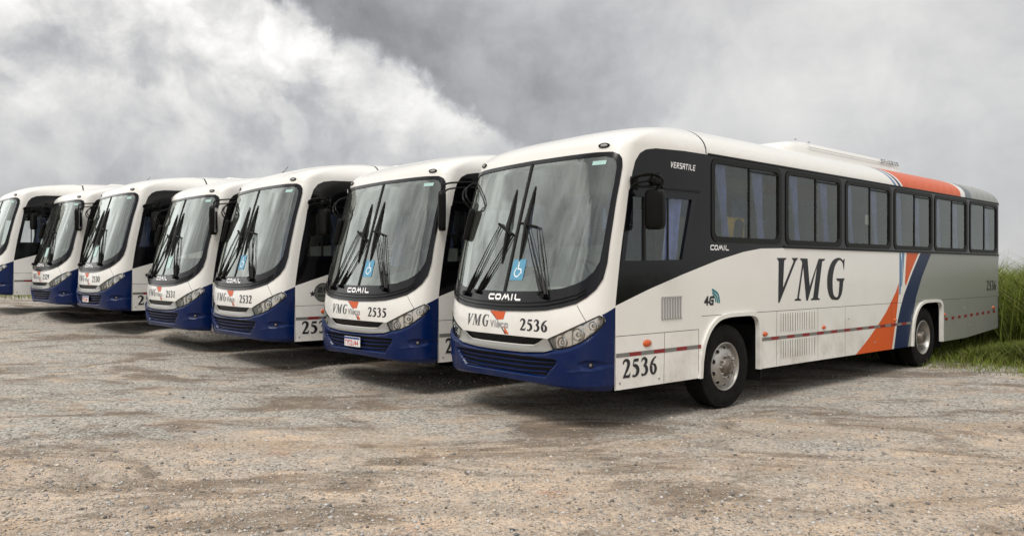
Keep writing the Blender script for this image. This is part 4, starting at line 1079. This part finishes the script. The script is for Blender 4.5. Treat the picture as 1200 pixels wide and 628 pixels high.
def build_grass():
    tone_mat('grass_blade', .6, sub=.35)
    # short grass along the edge of the yard and under the tails of the buses
    N = 90000; x_ = rng.uniform(3, 19, N); y_ = rng.uniform(9, 24, N); e = grass_edge(x_, y_)+rng.normal(0, .22, N)+.5*np.clip(fbm(x_*3, y_*3, 11), 0, 2)*(rng.uniform(0, 1, N) < .5)
    k = (e > -.15) & (e < 5) & (np.abs(x_/y_) < .80) & (x_/y_ > .30); x_, y_, e = x_[k], y_[k], e[k]
    h = rng.uniform(.08, .22, len(x_))*(.6+np.clip(e, 0, 2)*.5)
    under = in_bus(x_, y_); h = np.where(under, np.minimum(h, .34), h)
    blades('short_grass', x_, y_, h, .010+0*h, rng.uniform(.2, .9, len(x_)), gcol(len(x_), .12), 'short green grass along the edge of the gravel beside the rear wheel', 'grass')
    # tall stand of grass behind the tail of the first bus
    N = 110000; x_ = rng.uniform(7, 22, N); y_ = rng.uniform(9.5, 26, N); e = grass_edge(x_, y_)+.4*np.sin(x_*2.1+y_)+rng.normal(0, .2, N)
    k = (e > .9) & (x_/y_ > .50) & (x_/y_ < .84) & ~in_bus(x_, y_); x_, y_, e = x_[k], y_[k], e[k]
    lx = e; h = rng.uniform(.55, 1.15, len(x_))*np.clip(.42+(e-.9)*.50, .42, 1.75)*(1+.25*np.sin(x_*1.7)*np.sin(y_*1.3+.5))
    n_, bx, by, bz, yw, *_ = BUSES[0]; a_ = R(yw); lx = (x_-bx)*math.cos(a_)+(y_-by)*math.sin(a_); ly = -(x_-bx)*math.sin(a_)+(y_-by)*math.cos(a_)
    beside = (lx > 1.2) & (lx < 5) & (ly < 12.7+.15*(lx-1.2)); h = np.where(beside, np.minimum(h, .22+.20*(lx-1.2)), h)
    gc = gcol(len(x_), .09)*(.78+.34*np.clip(fbm(x_*2.2, y_*2.2, 9)*.5, -1, 1))[:, None]
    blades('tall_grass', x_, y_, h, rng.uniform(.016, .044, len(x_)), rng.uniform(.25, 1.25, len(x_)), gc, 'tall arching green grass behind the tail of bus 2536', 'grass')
    # thin flowering stalks standing above it
    N = 700; x_ = rng.uniform(9, 20, N); y_ = rng.uniform(12, 24, N); e = grass_edge(x_, y_); k = (e > 2.2) & (x_/y_ > .62) & (x_/y_ < .80) & ~in_bus(x_, y_); x_, y_ = x_[k], y_[k]
    blades('grass_stalks', x_, y_, rng.uniform(1.5, 2.5, len(x_)), .014+0*x_, rng.uniform(.1, .5, len(x_)), gcol(len(x_), .5), 'thin stalks standing above the tall grass at the right edge', 'grass')
    # field beyond the left end of the row
    N = 60000; x_ = rng.uniform(-34, 4, N); y_ = rng.uniform(19, 46, N); e = grass_edge(x_, y_)+rng.normal(0, .3, N); u_ = (x_-U0[0])*UN[0]+(y_-U0[1])*UN[1]; k = (((e > 2.6) & (e < 12)) | ((u_ > 22.5+.6*np.sin(x_*2)) & (y_ > 24))) & ~in_bus(x_, y_); x_, y_ = x_[k], y_[k]
    blades('field_grass', x_, y_, rng.uniform(.12, .40, len(x_)), .022+0*x_, rng.uniform(.2, .9, len(x_)), gcol(len(x_), .15), 'green grass of the field behind the row of buses', 'grass')

# ------------------------------------------------------------------ build it
build_ground()
proto = mk_bus_proto()
proto['category'] = 'bus'
def plate(root):
    b = MB(); x0, w0 = -.03, .655
    c = surfpt(x0, w0, .05)
    b.box((c.x, c.y, w0), (.40, .012, .135), bev=.004); pl = b.build('license_plate', 'sticker_white', root)
    def pm(dy):
        def f(t, v, off):
            return np.stack([t, 0*t+c.y-.006-dy, v], -1), np.tile([0., -1., 0.], (len(t), 1))
        return f
    patch('plate_band', [([[(c.x-.197, w0+.036), (c.x+.197, w0+.036), (c.x+.197, w0+.064), (c.x-.197, w0+.064)]], 0)], ['plate_blue'], pl, [], None, 0., mapf=pm(.003))
    patch('plate_text', [(tech_polys('TYC0J44', c.x-.175, w0-.05, .072, .036, .014, .011), 0)], ['plate_red'], pl, [], None, 0., mapf=pm(.004))
def emblem(root):
    cx_, cz_ = 1.075, 1.19
    star = []
    for k in range(10):
        a = R(90+36*k); r_ = .055 if k % 2 == 0 else .024; star.append((.885+r_*math.cos(a), cz_-.02+r_*math.sin(a)))
    ring = stroke([(*p, .014) for p in ell(cx_, cz_, .155, .145, 32)], smooth=False, closed=True)
    t1 = tech_polys('20', cx_-.095, cz_+.005, .075, .078, .026, .024); t2 = tech_polys('ANOS', cx_-.09, cz_-.075, .042, .032, .014, .010)
    patch('emblem', [([side(p) for p in t1+t2+ring], 1), ([side(ell(cx_, cz_, .155, .145, 32))], 0), ([side(star)], 1)], ['emblem_grey', 'ink_black'], root, [], None, .003)
roots = []
for i, (num, bx, by, bz, yaw, mir, label) in enumerate(BUSES):
    roots.append(proto if i == 0 else copy_tree(proto))
for r_, (num, bx, by, bz, yaw, mir, label) in zip(roots, BUSES):
    r_.location = (bx, by, bz); r_.rotation_euler = (0, 0, R(yaw)); tag(r_, label, 'bus', 'buses parked in a row')
    add_left_mirror(r_, mir == 'forward')
    if num:
        patch('fleet_number', [([front(p) for p in number_polys(num, .325, 1.022, .125, .104)], 0)], ['ink_black'], r_, [], .03, .003)
        patch('fleet_number', [([side(p) for p in number_polys(num, .70, .545, .195, .145)], 0)], ['ink_black'], r_, [], None, .004)
        patch('fleet_number', [([side(p) for p in number_polys(num, 11.60, 1.262, .195, .140)], 0)], ['ink_black'], r_, [], None, .003)
    if num in ('2535', '2530'): plate(r_)
    if num in ('2531', '2530', '2529'):
        for ch in r_.children:
            if ch.name.startswith('access_sticker'):
                ch.data = ch.data.copy(); ch.data.materials[0] = MATS['sticker_mint']
    if num in ('2532', '2530'): emblem(r_)
    if num in ('2531', '2529'):
        b = MB(); b.tube([(.3, 2.4, 3.47), (.3, 2.44, 3.56)], .018, 8); b.tube([(.3, 2.44, 3.55), (.3, 2.55, 3.68)], .005, 5); b.build('antenna', 'black_plastic', r_)
# cloth visible through the first window of the nearest bus, notice in the third
b = MB(); b.box((1.06, 3.02, 2.16), (.05, .46, .34), bev=.02); b.build('yellow_cloth', 'yellow_cloth', roots[0])
b = MB(); b.box((1.215, 6.42, 2.44), (.006, .16, .15)); b.build('paper_notice', 'paper_white', roots[0], False)
build_stones()
build_grass()
